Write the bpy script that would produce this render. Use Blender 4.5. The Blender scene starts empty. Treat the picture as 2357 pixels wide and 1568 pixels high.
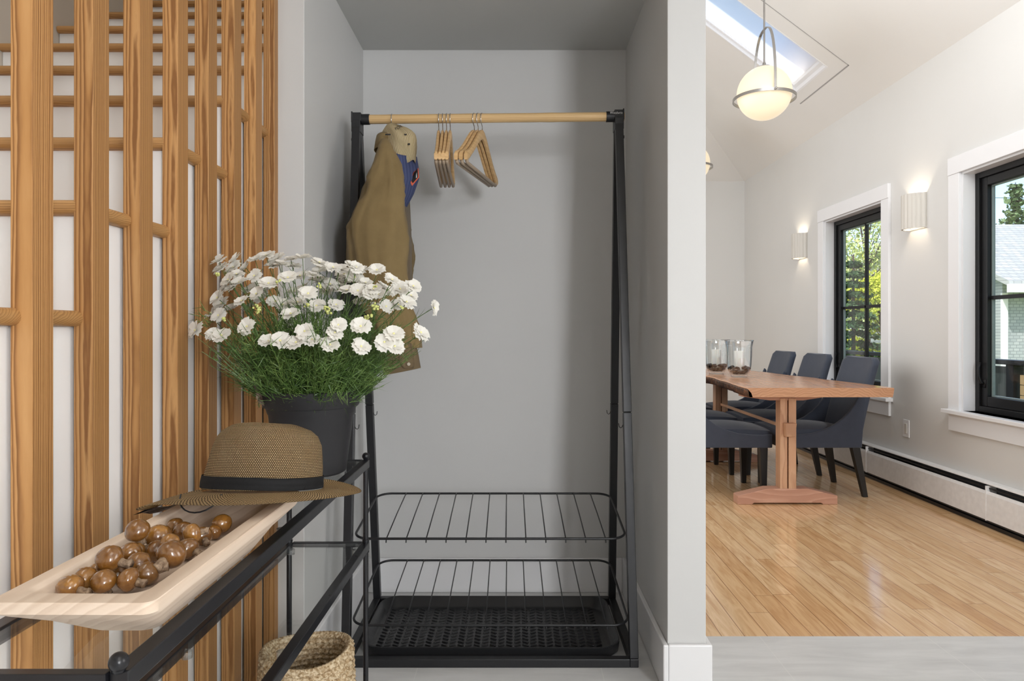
import bpy, bmesh, math, random
from mathutils import Vector, Matrix, noise
S = bpy.context.scene
C = S.collection
PI = math.pi
random.seed(7)

def lin(r, g, b):
    f = lambda c: (c/255/12.92) if c/255 <= .04045 else ((c/255+.055)/1.055)**2.4
    return (f(r), f(g), f(b), 1)

# ------------------------------------------------------------------ camera
CAMZ = 1.10
cd = bpy.data.cameras.new('camera'); cam = bpy.data.objects.new('camera', cd); C.objects.link(cam)
cam.location = (0, 0, CAMZ); cam.rotation_euler = (PI/2, 0, 0)
cd.sensor_width = 36; cd.lens = 1600/2357*36
cd.shift_x = -8.5/2357; cd.shift_y = -21/2357
cd.clip_start = .05; cd.clip_end = 500
S.camera = cam
S.view_settings.view_transform = 'Standard'; S.view_settings.look = 'None'
S.view_settings.exposure = 0.0; S.view_settings.gamma = 1; S.view_settings.use_curve_mapping = False
# ------------------------------------------------------------------ world
W = bpy.data.worlds.new('world'); S.world = W; W.use_nodes = True
wn = W.node_tree; wn.nodes.clear()
sky = wn.nodes.new('ShaderNodeTexSky'); sky.sky_type = 'NISHITA'; sky.sun_disc = False
sky.sun_elevation = math.radians(42); sky.sun_rotation = math.radians(235); sky.air_density = 1.0; sky.dust_density = 1.5; sky.ozone_density = 1.2
bg = wn.nodes.new('ShaderNodeBackground'); bg.inputs[1].default_value = .30
wo = wn.nodes.new('ShaderNodeOutputWorld')
wn.links.new(sky.outputs[0], bg.inputs[0]); wn.links.new(bg.outputs[0], wo.inputs[0])

def light(name, kind, loc, energy, color=(1, 1, 1), size=None, target=None, rot=None, **kw):
    ld = bpy.data.lights.new(name, kind); ld.energy = energy; ld.color = color
    if kind == 'AREA':
        ld.shape = 'RECTANGLE'; ld.size, ld.size_y = size
    for k, v in kw.items(): setattr(ld, k, v)
    o = bpy.data.objects.new(name, ld); C.objects.link(o); o.location = loc
    if target is not None:
        o.rotation_euler = (Vector(target)-Vector(loc)).to_track_quat('-Z', 'Y').to_euler()
    if rot is not None: o.rotation_euler = rot
    return o
light('sun', 'SUN', (-8, -10, 14), 4.0, (1, .96, .90), target=(0, 0, 0), angle=math.radians(1))
# daylight from the glazed entrance door behind the camera, on the right
light('entrance_daylight', 'AREA', (2.02, -2.8, 1.95), 128, (.96, .975, 1), (.70, 1.6), target=(.0, 2.6, 1.25))
# unseen soft fill added under the hall ceiling
light('hall_ceiling_fill', 'AREA', (.35, -.2, 2.40), 5.5, (1, .95, .88), (.9, .9), rot=(0, 0, 0))
light('hall_side_fill', 'AREA', (-.55, -2.9, 1.5), 3, (.95, .97, 1), (1.2, 1.6), target=(-.3, 2.6, 1.0))  # weak fill light added behind the camera on the left
light('hall_right_fill', 'AREA', (2.62, .55, 1.55), 19, (1, .985, .96), (1.3, 1.0), rot=(0, PI/2, 0))  # side fill added at the right wall to brighten the slat sides
# fill light added at the top of the stairwell, out of view
light('stairwell_fill', 'AREA', (-1.27, .6, 4.6), 26, (1, .96, .9), (.8, 2.6), rot=(0, 0, 0))
# large fill light added on the unseen left side of the dining room
light('dining_left_fill', 'AREA', (-.5, 5.4, 1.8), 50, (.98, .985, 1), (4.0, 1.9), rot=(PI/2, 0, -PI/2))
light('dining_ceiling_fill', 'AREA', (1.35, 2.75, 2.9), 34, (.97, .98, 1), (1.8, .8), target=(1.9, 6.2, 3.2))  # fill light added out of view to lift the dining room ceiling

# ------------------------------------------------------------------ mesh helpers
def wmat(o):
    m = Matrix.LocRotScale(o.location, o.rotation_euler, o.scale)
    return wmat(o.parent) @ m if o.parent else m

def obj(name, bm, mat, parent=None, local=False, smooth=False, bevel=0, seg=2, auto=None):
    if parent is not None and not local:
        bm.transform(wmat(parent).inverted())
    bmesh.ops.recalc_face_normals(bm, faces=bm.faces) if not getattr(bm, 'norecalc', False) else None
    me = bpy.data.meshes.new(name); bm.to_mesh(me); bm.free()
    if mat is not None:
        for m in (mat if isinstance(mat, (list, tuple)) else [mat]): me.materials.append(m)
    if smooth or auto is not None:
        for p in me.polygons: p.use_smooth = True
        if auto is not None:
            try: me.set_sharp_from_angle(angle=math.radians(auto))
            except Exception: pass
    o = bpy.data.objects.new(name, me); C.objects.link(o); o.parent = parent
    if bevel:
        b = o.modifiers.new('bevel', 'BEVEL'); b.width = bevel; b.segments = seg; b.limit_method = 'ANGLE'; b.angle_limit = math.radians(40)
    return o

def tag(o, label=None, cat=None, group=None, kind=None):
    if label: o['label'] = label
    if cat: o['category'] = cat
    if group: o['group'] = group
    if kind: o['kind'] = kind
    return o

def thing(name, loc=(0, 0, 0), rz=0, label=None, cat=None, group=None, kind=None):
    o = bpy.data.objects.new(name, None); C.objects.link(o); o.location = loc; o.rotation_euler = (0, 0, rz)
    o.empty_display_size = .05
    return tag(o, label, cat, group, kind)

def copy_tree(o, parent=None):
    c = o.copy(); C.objects.link(c); c.parent = parent
    for ch in list(o.children):
        copy_tree(ch, c)
    return c

def NB(): return bmesh.new()

def box(bm, x0, x1, y0, y1, z0, z1, mi=0):
    vs = [bm.verts.new(p) for p in ((x0,y0,z0),(x1,y0,z0),(x1,y1,z0),(x0,y1,z0),(x0,y0,z1),(x1,y0,z1),(x1,y1,z1),(x0,y1,z1))]
    for q in ((3,2,1,0),(4,5,6,7),(0,1,5,4),(1,2,6,5),(2,3,7,6),(3,0,4,7)):
        bm.faces.new([vs[i] for i in q]).material_index = mi
    return vs

def obox(bm, c, size, rot=None):
    M = Matrix.Translation(c) @ (rot.to_4x4() if rot is not None else Matrix.Identity(4))
    h = [s/2 for s in size]
    vs = box(bm, -h[0], h[0], -h[1], h[1], -h[2], h[2])
    for v in vs: v.co = M @ v.co
    return vs

def bar(bm, a, b, w, d=None, up=(0, 0, 1)):
    """rectangular bar from a to b; w along the side axis, d along the 'up' axis"""
    a, b = Vector(a), Vector(b); d = d or w
    z = (b-a).normalized(); u = Vector(up)
    if abs(z.dot(u)) > .98: u = Vector((0, 1, 0))
    x = z.cross(u).normalized(); y = x.cross(z).normalized()
    vs = []
    for p in (a, b):
        for sx, sy in ((-1,-1),(1,-1),(1,1),(-1,1)):
            vs.append(bm.verts.new(p + x*sx*w/2 + y*sy*d/2))
    for q in ((3,2,1,0),(4,5,6,7),(0,1,5,4),(1,2,6,5),(2,3,7,6),(3,0,4,7)):
        bm.faces.new([vs[i] for i in q])

def tube(bm, pts, r, n=8, closed=False, cap=True):
    pts = [Vector(p) for p in pts]; N = len(pts)
    rr = r if isinstance(r, (list, tuple)) else [r]*N
    rings = []; prev = None
    for i, p in enumerate(pts):
        if closed: t = pts[(i+1) % N]-pts[i-1]
        else: t = pts[min(i+1, N-1)]-pts[max(i-1, 0)]
        t.normalize()
        if prev is None:
            u = Vector((0, 0, 1)) if abs(t.z) < .9 else Vector((1, 0, 0))
            x = t.cross(u).normalized()
        else:
            x = (prev - t*prev.dot(t)).normalized()
        prev = x; y = t.cross(x)
        rings.append([bm.verts.new(p + (x*math.cos(2*PI*k/n)+y*math.sin(2*PI*k/n))*rr[i]) for k in range(n)])
    m = N if closed else N-1
    for i in range(m):
        a, b = rings[i], rings[(i+1) % N]
        for k in range(n): bm.faces.new((a[k], a[(k+1) % n], b[(k+1) % n], b[k]))
    if cap and not closed:
        bm.faces.new(rings[0][::-1]); bm.faces.new(rings[-1])

def loft(bm, rings, cap0=True, cap1=True, uv=None):
    R = [[bm.verts.new(p) for p in ring] for ring in rings]
    n = len(R[0])
    for i in range(len(R)-1):
        for k in range(n):
            try: bm.faces.new((R[i][k], R[i][(k+1) % n], R[i+1][(k+1) % n], R[i+1][k]))
            except ValueError: pass
    if cap0: bm.faces.new(R[0][::-1])
    if cap1: bm.faces.new(R[-1])
    return R

def lathe(bm, prof, c=(0, 0, 0), n=32, sx=1, sy=1):
    cx, cy, cz = c; rings = []
    for r, z in prof:
        if r < 1e-6: rings.append([bm.verts.new((cx, cy, cz+z))])
        else: rings.append([bm.verts.new((cx+r*sx*math.cos(2*PI*k/n), cy+r*sy*math.sin(2*PI*k/n), cz+z)) for k in range(n)])
    for i in range(len(rings)-1):
        a, b = rings[i], rings[i+1]
        for k in range(n):
            k2 = (k+1) % n
            if len(a) == 1 and len(b) == 1: continue
            if len(a) == 1: bm.faces.new((a[0], b[k2], b[k]))
            elif len(b) == 1: bm.faces.new((a[k], a[k2], b[0]))
            else: bm.faces.new((a[k], a[k2], b[k2], b[k]))

def sphere(bm, c, r, n=16, m=10, sc=(1, 1, 1), M=None):
    prof = [(math.sin(PI*i/m), -math.cos(PI*i/m)) for i in range(m+1)]
    prof[0] = (0, -1); prof[-1] = (0, 1)
    b0 = len(bm.verts)
    lathe(bm, prof, (0, 0, 0), n); bm.verts.ensure_lookup_table()
    for v in bm.verts[b0:]:
        v.co = Vector((v.co.x*r*sc[0], v.co.y*r*sc[1], v.co.z*r*sc[2]))
        if M is not None: v.co = M @ v.co
        v.co += Vector(c)

def prism(bm, poly, axis, a, b):
    """poly of 2D points extruded along axis ('X','Y','Z') from a to b"""
    def P(u, v, w):
        return {'X': (w, u, v), 'Y': (u, w, v), 'Z': (u, v, w)}[axis]
    A = [bm.verts.new(P(u, v, a)) for u, v in poly]; B = [bm.verts.new(P(u, v, b)) for u, v in poly]
    n = len(poly)
    bm.faces.new(A[::-1]); bm.faces.new(B)
    for k in range(n): bm.faces.new((A[k], A[(k+1) % n], B[(k+1) % n], B[k]))

def rrect(x0, x1, y0, y1, r, z, n=6, cr=None):
    """rounded rectangle loop, counter-clockwise from the +x +y corner"""
    out = []
    for i, (cx, cy, a0) in enumerate(((x1-r, y1-r, 0), (x0+r, y1-r, PI/2), (x0+r, y0+r, PI), (x1-r, y0+r, 1.5*PI))):
        for k in range(n+1):
            a = a0 + PI/2*k/n
            out.append((cx+r*math.cos(a), cy+r*math.sin(a), z))
    return out

def smoothstep(a, b, x):
    t = max(0, min(1, (x-a)/(b-a))); return t*t*(3-2*t)

def interp(tab, x):
    if x <= tab[0][0]: return tab[0][1:]
    for i in range(len(tab)-1):
        if x <= tab[i+1][0]:
            t = (x-tab[i][0])/(tab[i+1][0]-tab[i][0]); t = t*t*(3-2*t)
            return tuple(a+(b-a)*t for a, b in zip(tab[i][1:], tab[i+1][1:]))
    return tab[-1][1:]

# ------------------------------------------------------------------ materials
class NT:
    def __init__(s, name):
        s.m = bpy.data.materials.new(name); s.m.use_nodes = True; s.t = s.m.node_tree
        s.b = s.t.nodes['Principled BSDF']; s.out = s.t.nodes['Material Output']
    def n(s, typ, **kw):
        x = s.t.nodes.new('ShaderNode'+typ)
        for k, v in kw.items(): setattr(x, k, v)
        return x
    def l(s, a, b): s.t.links.new(a, b)
    def val(s, sock, v):
        if hasattr(v, 'is_output'): s.l(v, sock)
        else: sock.default_value = v
    def math(s, op, a, b=None, c=None):
        x = s.n('Math', operation=op); s.val(x.inputs[0], a)
        if b is not None: s.val(x.inputs[1], b)
        if c is not None: s.val(x.inputs[2], c)
        return x.outputs[0]
    def vmath(s, op, a, b=None):
        x = s.n('VectorMath', operation=op); s.val(x.inputs[0], a)
        if b is not None: s.val(x.inputs[1], b)
        return x.outputs[0]
    def obj(s):
        return s.n('TexCoord').outputs['Object']
    def noise(s, vec, scale, detail=2, rough=.5, out='Fac', dist=0):
        x = s.n('TexNoise'); s.l(vec, x.inputs['Vector']); x.inputs['Scale'].default_value = scale
        x.inputs['Detail'].default_value = detail; x.inputs['Roughness'].default_value = rough; x.inputs['Distortion'].default_value = dist
        return x.outputs[out]
    def ramp(s, fac, stops):
        x = s.n('ValToRGB'); s.val(x.inputs[0], fac); e = x.color_ramp.elements
        while len(e) < len(stops): e.new(.5)
        for el, (p, c) in zip(e, stops): el.position = p; el.color = c if len(c) == 4 else (*c, 1)
        return x.outputs[0]
    def mix(s, f, a, b, mode='MIX'):
        x = s.n('Mix', data_type='RGBA', blend_type=mode); s.val(x.inputs[0], f); s.val(x.inputs[6], a); s.val(x.inputs[7], b)
        return x.outputs[2]
    def bump(s, h, strength=.3, dist=.002):
        x = s.n('Bump'); x.inputs['Strength'].default_value = strength; x.inputs['Distance'].default_value = dist
        s.l(h, x.inputs['Height']); s.l(x.outputs[0], s.b.inputs['Normal']); return x
    def set(s, **kw):
        for k, v in kw.items(): s.val(s.b.inputs[k], v)
        return s

def paint(name, c, rough=.55, bump=.06, scale=180, spec=.3, var=.03):
    t = NT(name); v = t.obj()
    nz = t.noise(v, 2.2, 3)
    a = tuple(x*(1-var) for x in c[:3])+(1,); b = tuple(min(1, x*(1+var)) for x in c[:3])+(1,)
    t.set(**{'Base Color': t.mix(nz, a, b), 'Roughness': rough, 'Specular IOR Level': spec})
    if bump: t.bump(t.noise(v, scale, 2), bump, .001)
    return t.m

def metal_paint(name, c, rough=.38, spec=.5, metallic=0.0):
    t = NT(name); v = t.obj()
    nz = t.noise(v, 35, 3)
    t.set(**{'Base Color': t.mix(nz, c, tuple(x*1.25 for x in c[:3])+(1,)), 'Roughness': t.math('MULTIPLY_ADD', nz, .12, rough-.06), 'Specular IOR Level': spec, 'Metallic': metallic})
    t.bump(t.noise(v, 900, 1), .05, .0005)
    return t.m

def wood(name, light_c, mid_c, dark_c, axis='Z', freq=190, centre=(0.004, .085), wob=.022, zs=.55, rough=.42, fine=.25, spec=.4, line=.62, varf=.5, bmp=.06, rj=.03):
    """growth rings about an axis that runs almost along the grain"""
    t = NT(name); v = t.obj()
    rnd = t.n('ObjectInfo').outputs['Random']
    sep = t.n('SeparateXYZ'); t.l(v, sep.inputs[0]); X, Y, Z = sep.outputs
    if axis == 'Z': a, b, g = X, Y, Z
    elif axis == 'Y': a, b, g = X, Z, Y
    else: a, b, g = Y, Z, X
    roff = t.math('MULTIPLY', rnd, 37.0)
    comb = t.n('CombineXYZ'); t.l(t.math('MULTIPLY', a, 6.0), comb.inputs[0]); t.l(t.math('MULTIPLY', b, 6.0), comb.inputs[1])
    t.l(t.math('ADD', t.math('MULTIPLY', g, zs*3), roff), comb.inputs[2])
    n1 = t.noise(comb.outputs[0], 1.3, 2, .5, 'Color'); s2 = t.n('SeparateColor'); t.l(n1, s2.inputs[0])
    comb2 = t.n('CombineXYZ'); t.l(t.math('MULTIPLY', a, 60.0), comb2.inputs[0]); t.l(t.math('MULTIPLY', b, 60.0), comb2.inputs[1])
    t.l(t.math('ADD', t.math('MULTIPLY', g, 9.0), roff), comb2.inputs[2])
    n2 = t.noise(comb2.outputs[0], 1.0, 3, .55)
    ax = t.math('ADD', t.math('SUBTRACT', a, centre[0]), t.math('MULTIPLY', t.math('SUBTRACT', s2.outputs[0], .5), wob*2))
    by = t.math('ADD', t.math('SUBTRACT', b, t.math('MULTIPLY_ADD', rnd, rj, centre[1])), t.math('MULTIPLY', t.math('SUBTRACT', s2.outputs[1], .5), wob*2))
    r = t.math('SQRT', t.math('ADD', t.math('MULTIPLY', ax, ax), t.math('MULTIPLY', by, by)))
    r = t.math('ADD', r, t.math('MULTIPLY', t.math('SUBTRACT', n2, .5), .0035))
    n1d = t.n('TexNoise', noise_dimensions='1D'); t.l(t.math('MULTIPLY_ADD', r, 1.0, rnd), n1d.inputs['W']); n1d.inputs['Scale'].default_value = 110; n1d.inputs['Detail'].default_value = 1
    r = t.math('ADD', r, t.math('MULTIPLY', n1d.outputs['Fac'], 1.1/freq))
    fr = t.math('FRACT', t.math('MULTIPLY', r, freq))
    col = t.ramp(fr, [(0, light_c), (line-.25, mid_c), (line+.1, dark_c), (line+.22, dark_c), (1, light_c)])
    # fine fibres
    comb3 = t.n('CombineXYZ'); t.l(t.math('MULTIPLY', a, 900.0), comb3.inputs[0]); t.l(t.math('MULTIPLY', b, 900.0), comb3.inputs[1]); t.l(t.math('MULTIPLY', g, 18.0), comb3.inputs[2])
    n3 = t.noise(comb3.outputs[0], 1.0, 2, .6)
    col = t.mix(t.math('MULTIPLY', n3, fine), col, mid_c)
    big = t.noise(comb.outputs[0], .6, 2)
    col = t.mix(t.math('MULTIPLY', big, varf), col, light_c)
    hs = t.n('HueSaturation'); t.l(col, hs.inputs['Color']); t.l(t.math('MULTIPLY_ADD', rnd, .22, .89), hs.inputs['Value'])
    t.set(**{'Base Color': hs.outputs[0], 'Roughness': t.math('MULTIPLY_ADD', n3, .15, rough), 'Specular IOR Level': spec})
    t.bump(t.math('ADD', fr, n3), bmp, .0006)
    return t.m

def thin_glass(name, tint=(.95, .98, .97, 1), refl=1.0, rough=0.0, ior=1.45):
    t = NT(name); t.t.nodes.remove(t.b)
    tr = t.n('BsdfTransparent'); tr.inputs[0].default_value = tint
    gl = t.n('BsdfGlossy'); gl.inputs['Roughness'].default_value = rough
    fr = t.n('LayerWeight'); fr.inputs[0].default_value = .5
    f_ = t.math('MULTIPLY_ADD', t.math('POWER', fr.outputs['Facing'], 5.0), .94, .04)
    mx = t.n('MixShader'); t.l(t.math('MULTIPLY', f_, refl), mx.inputs[0]); t.l(tr.outputs[0], mx.inputs[1]); t.l(gl.outputs[0], mx.inputs[2])
    t.l(mx.outputs[0], t.out.inputs[0]); return t.m

def emit(name, c, strength):
    t = NT(name); t.set(**{'Base Color': c, 'Emission Color': c, 'Emission Strength': strength, 'Roughness': .3}); return t.m

M = {}
M['wall'] = paint('grey_wall_paint', lin(206, 206, 205), .5, .05, 260, .35)
M['dwall'] = paint('pale_wall_paint', lin(216, 215, 212), .6, .04, 260, .3)
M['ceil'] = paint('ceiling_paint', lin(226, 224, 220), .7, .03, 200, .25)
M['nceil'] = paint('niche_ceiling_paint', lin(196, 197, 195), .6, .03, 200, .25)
M['trim'] = paint('white_trim_paint', lin(232, 232, 233), .35, .02, 120, .45)
M['stairwall'] = paint('stair_wall_paint', lin(214, 208, 198), .6, .04, 200)
M['stairpanel'] = paint('white_panel_paint', lin(240, 240, 240), .42, .02, 120, .4)
M['black'] = metal_paint('black_powder_coat', (.010, .0105, .0125, 1), .40)
M['black2'] = metal_paint('black_iron', (.008, .0085, .011, 1), .3)
M['legwood'] = paint('black_stained_wood', lin(35, 33, 32), .4, .05, 90, .4)
M['slat'] = wood('fir_slat_wood', lin(196, 150, 98), lin(178, 130, 78), lin(124, 80, 42), 'Z', 250, (.008, -.010), .009, .34, .42, .25, .35, .55, .10, .05, -.02)
M['tread'] = wood('oak_tread_wood', lin(208, 165, 110), lin(190, 146, 92), lin(160, 112, 62), 'Y', 260, (0.3, -.4), .02, .5, .35, .4)
M['treadx'] = wood('oak_tread_wood_x', lin(190, 146, 94), lin(168, 126, 78), lin(138, 96, 54), 'X', 260, (0.3, -.4), .02, .5, .35, .4)
M['bamboo'] = wood('bamboo_wood', lin(232, 200, 150), lin(220, 184, 130), lin(196, 154, 100), 'X', 160, (.02, -.1), .01, .4, .4, .5)
M['hanger'] = wood('hanger_beech', lin(224, 188, 138), lin(216, 178, 126), lin(200, 160, 108), 'X', 60, (.02, -.4), .012, .5, .38, .5, .4, .6, .5, .0)
M['traywood'] = wood('pale_whitewashed_wood', lin(226, 208, 190), lin(216, 196, 176), lin(196, 172, 150), 'Y', 90, (.05, -.12), .015, .5, .6, .6, .25, .6, .7)
M['table'] = wood('walnut_slab_wood', lin(196, 148, 112), lin(188, 139, 103), lin(170, 121, 88), 'Y', 60, (.1, -.25), .05, .25, .14, .3, .6, .6, .5)
M['trestle'] = wood('cherry_trestle_wood', lin(214, 172, 138), lin(202, 156, 122), lin(178, 130, 98), 'Z', 110, (.02, -.12), .02, .5, .4, .4)
M['trestlex'] = wood('cherry_foot_wood', lin(208, 164, 140), lin(196, 148, 124), lin(174, 124, 100), 'X', 110, (.02, -.12), .02, .5, .4, .4)

def plank_floor():
    t = NT('maple_plank_floor'); v = t.obj(); sep = t.n('SeparateXYZ'); t.l(v, sep.inputs[0]); X, Y, Z = sep.outputs
    W_ = .0826; L = 1.15
    row = t.math('FLOOR', t.math('DIVIDE', X, W_))
    wn_ = t.n('TexWhiteNoise', noise_dimensions='1D'); t.l(row, wn_.inputs['W'])
    yy = t.math('DIVIDE', t.math('MULTIPLY_ADD', wn_.outputs['Value'], 5.0, Y), L)
    idx = t.math('FLOOR', yy)
    cb = t.n('CombineXYZ'); t.l(row, cb.inputs[0]); t.l(idx, cb.inputs[1])
    w2 = t.n('TexWhiteNoise', noise_dimensions='2D'); t.l(cb.outputs[0], w2.inputs['Vector']); rnd = w2.outputs['Value']
    # seams
    fx = t.math('FRACT', t.math('DIVIDE', X, W_)); ex = t.math('MINIMUM', fx, t.math('SUBTRACT', 1.0, fx))
    fy = t.math('FRACT', yy); ey = t.math('MINIMUM', fy, t.math('SUBTRACT', 1.0, fy))
    sx = t.math('LESS_THAN', ex, .018); sy = t.math('LESS_THAN', ey, .0011)
    seam = t.math('MAXIMUM', sx, sy)
    g = t.n('CombineXYZ'); t.l(t.math('MULTIPLY', X, 22.0), g.inputs[0]); t.l(t.math('MULTIPLY_ADD', rnd, 50.0, t.math('MULTIPLY', Y, 2.2)), g.inputs[1]); t.l(t.math('MULTIPLY', rnd, 90.0), g.inputs[2])
    n1 = t.noise(g.outputs[0], 1.6, 4, .55, dist=1.2)
    g2 = t.n('CombineXYZ'); t.l(t.math('MULTIPLY', X, 260.0), g2.inputs[0]); t.l(t.math('MULTIPLY', Y, 12.0), g2.inputs[1]); t.l(rnd, g2.inputs[2])
    n2 = t.noise(g2.outputs[0], 1.0, 2)
    base = t.ramp(rnd, [(0, lin(214, 170, 122)), (.35, lin(226, 188, 142)), (.7, lin(236, 202, 160)), (1, lin(220, 180, 134))])
    dark = t.ramp(rnd, [(0, lin(178, 126, 76)), (1, lin(200, 152, 100))])
    c = t.mix(t.ramp(n1, [(.40, (0, 0, 0)), (.78, (1, 1, 1))]), base, dark)
    c = t.mix(t.math('MULTIPLY', n2, .22), c, lin(238, 206, 164))
    c = t.mix(t.math('MULTIPLY', seam, .75), c, lin(120, 82, 48))
    t.set(**{'Base Color': c, 'Roughness': t.math('MULTIPLY_ADD', n1, .07, .09), 'Specular IOR Level': .6})
    t.bump(t.math('SUBTRACT', t.noise(v, 6, 2), t.math('MULTIPLY', seam, .6)), .10, .0015)
    return t.m

def tile_floor():
    t = NT('pale_grey_porcelain_tile'); v = t.obj(); sep = t.n('SeparateXYZ'); t.l(v, sep.inputs[0]); X, Y, Z = sep.outputs
    fx = t.math('FRACT', t.math('DIVIDE', t.math('SUBTRACT', X, .279), .6)); ex = t.math('MINIMUM', fx, t.math('SUBTRACT', 1.0, fx))
    fy = t.math('FRACT', t.math('DIVIDE', t.math('SUBTRACT', Y, .92), 1.2)); ey = t.math('MINIMUM', fy, t.math('SUBTRACT', 1.0, fy))
    seam = t.math('MAXIMUM', t.math('LESS_THAN', ex, .0026), t.math('LESS_THAN', ey, .0013))
    mp = t.n('Mapping'); t.l(v, mp.inputs[0]); mp.inputs['Scale'].default_value = (2.2, 14, 1); mp.inputs['Rotation'].default_value = (0, 0, .25)
    n1 = t.noise(mp.outputs[0], 1.3, 6, .62, dist=.6); n2 = t.noise(v, 3.0, 5, .6)
    c = t.ramp(t.math('MULTIPLY_ADD', n1, .7, t.math('MULTIPLY', n2, .3)), [(.3, lin(196, 196, 195)), (.55, lin(214, 214, 213)), (.75, lin(224, 224, 224))])
    c = t.mix(t.math('MULTIPLY', seam, .5), c, lin(225, 225, 222))
    t.set(**{'Base Color': c, 'Roughness': .38, 'Specular IOR Level': .4})
    t.bump(n1, .06, .001); return t.m
M['planks'] = plank_floor(); M['tile'] = tile_floor()
M['glass'] = thin_glass('window_glass', (.985, .99, .99, 1), .9)
M['tglass'] = thin_glass('table_glass', (.975, .985, .98, 1), 1.0)
M['sash'] = metal_paint('black_window_frame', (.006, .006, .0065, 1), .4, .3)
M['spacer'] = metal_paint('grey_window_spacer', lin(120, 132, 130), .3, .6)

def struct(name, bm, m, parent=None, **k):
    o = obj(name, bm, m, parent, **k)
    if parent is None: o['kind'] = 'structure'
    return o

# ================================================================== SETTING
XW = 2.70; YF = 8.20; EAVE = 2.87; SL = .75; RX = 1.05; RZ = EAVE+SL*(XW-RX)
NL, NR, NBK, NFR = -.645, .465, 2.94, 2.12
PR = .583
bm = NB(); box(bm, PR-.001, XW+.1, 2.507, YF+.1, -.1, 0); box(bm, -.7, PR-.001, 3.04, YF+.1, -.1, 0)
tag(struct('floor', bm, M['planks']), label='glossy maple plank floor of the dining room')
bm = NB(); box(bm, -1.9, XW+.1, -3.1, 2.507, -.1, 0); box(bm, -1.9, PR-.001, 2.507, 3.04, -.1, 0)
tag(struct('floor', bm, M['tile']), label='pale grey porcelain tile floor of the entry hall')

bm = NB(); box(bm, NL-.02, PR, NBK, NBK+.1, 0, 2.6); struct('wall_niche_back', bm, M['wall'])
bm = NB(); box(bm, -.76, NL, NFR, NBK+.1, 0, 2.6); struct('wall_niche_left', bm, M['wall'], bevel=.002)
bm = NB(); box(bm, NR, PR, 2.13, NBK+.1, 0, 2.6); struct('wall_niche_right', bm, M['wall'], bevel=.002)
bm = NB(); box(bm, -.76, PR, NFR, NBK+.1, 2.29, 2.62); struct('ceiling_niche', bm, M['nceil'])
bm = NB(); box(bm, -.76, XW+.15, -3.1, 2.507, 2.44, 2.6); struct('ceiling_hall', bm, M['ceil'])
bm = NB(); box(bm, -1.9, XW+.15, -3.2, -3.08, 0, 4.8); struct('wall_front', bm, M['wall'])
# stairwell
bm = NB(); box(bm, -1.9, -1.78, -3.1, 4.3, 0, 4.8); struct('wall_stair_left', bm, M['stairwall'])
bm = NB(); box(bm, -1.9, -.70, 4.2, 4.3, 0, 4.8); struct('wall_stair_back', bm, M['stairwall'])
bm = NB(); box(bm, -.76, -.70, NBK+.1, 4.2, 0, 4.8); box(bm, -.78, -.70, -3.1, NBK+.1, 2.6, 4.8); struct('wall_stair_right', bm, M['stairwall'])
bm = NB(); box(bm, -1.9, -.70, -3.1, 4.3, 4.8, 4.9); struct('ceiling_stairwell', bm, M['ceil'])
# dining room walls
WINS = [(1, 5.00, 6.17), (2, 3.14, 4.31)]
WZ0, WZ1 = .49, 2.167
TW = .105
bm = NB()
ys = [-1.9]
holes = []
for n_, a, b in sorted(WINS, key=lambda w: w[1]): holes.append((a+TW, b-TW))
y = -3.1
for a, b in holes:
    box(bm, XW, XW+.16, y, a, 0, EAVE); box(bm, XW, XW+.16, a, b, 0, WZ0+.13); box(bm, XW, XW+.16, a, b, WZ1-TW, EAVE); y = b
box(bm, XW, XW+.16, y, YF+.15, 0, EAVE)
struct('wall_right', bm, M['dwall'])
bm = NB(); box(bm, -.7, XW+.16, YF, YF+.15, 0, EAVE); struct('wall_back', bm, M['dwall'])
bm = NB(); box(bm, -.72, -.6, NBK+.1, YF, 0, EAVE); struct('wall_left', bm, M['dwall'])
bm = NB(); prism(bm, [(PR-1.3, 2.6), (XW+.16, 2.6), (XW+.16, EAVE), (RX, RZ+.1), (-.7, EAVE)], 'Y', 2.44, 2.507); struct('wall_header', bm, M['dwall'])
# hipped ceiling, skylight hole
def cz(x): return EAVE+SL*(XW-x) if x >= RX else EAVE+SL*(x+.6)
SKX0, SKX1, SKY0, SKY1 = 1.15, 2.375, 5.29, 5.88
bm = NB()
T = .16
def slab(poly):
    A = [bm.verts.new((x, y, z)) for x, y, z in poly]; B = [bm.verts.new((x, y, z+T)) for x, y, z in poly]
    n = len(poly); bm.faces.new(A); bm.faces.new(B[::-1])
    for k in range(n): bm.faces.new((A[k], B[k], B[(k+1) % n], A[(k+1) % n]))
R = lambda x, y: (x, y, EAVE+SL*(XW-x))
Lf = lambda x, y: (x, y, EAVE+SL*(x+.6))
hipY = lambda x: YF-(XW-x)
EV = XW+.62
slab([R(RX, 2.5), R(EV, 2.5), R(EV, SKY0), R(RX, SKY0)])
slab([R(SKX1, SKY0), R(EV, SKY0), R(EV, SKY1), R(SKX1, SKY1)])
slab([R(RX, SKY0), R(SKX0, SKY0), R(SKX0, SKY1), R(RX, SKY1)])
slab([R(RX, SKY1), R(EV, SKY1), (EV, YF+.62, EAVE-SL*.62), R(RX, hipY(RX))])
slab([Lf(-.72, 2.5), Lf(RX, 2.5), Lf(RX, YF-1.65), Lf(-.6, YF), Lf(-.72, YF)])
slab([(RX, YF-1.65, RZ), (EV, YF+.62, EAVE-SL*.62), (-1.22, YF+.62, EAVE-SL*.62)])
struct('ceiling', bm, M['ceil'])
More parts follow.
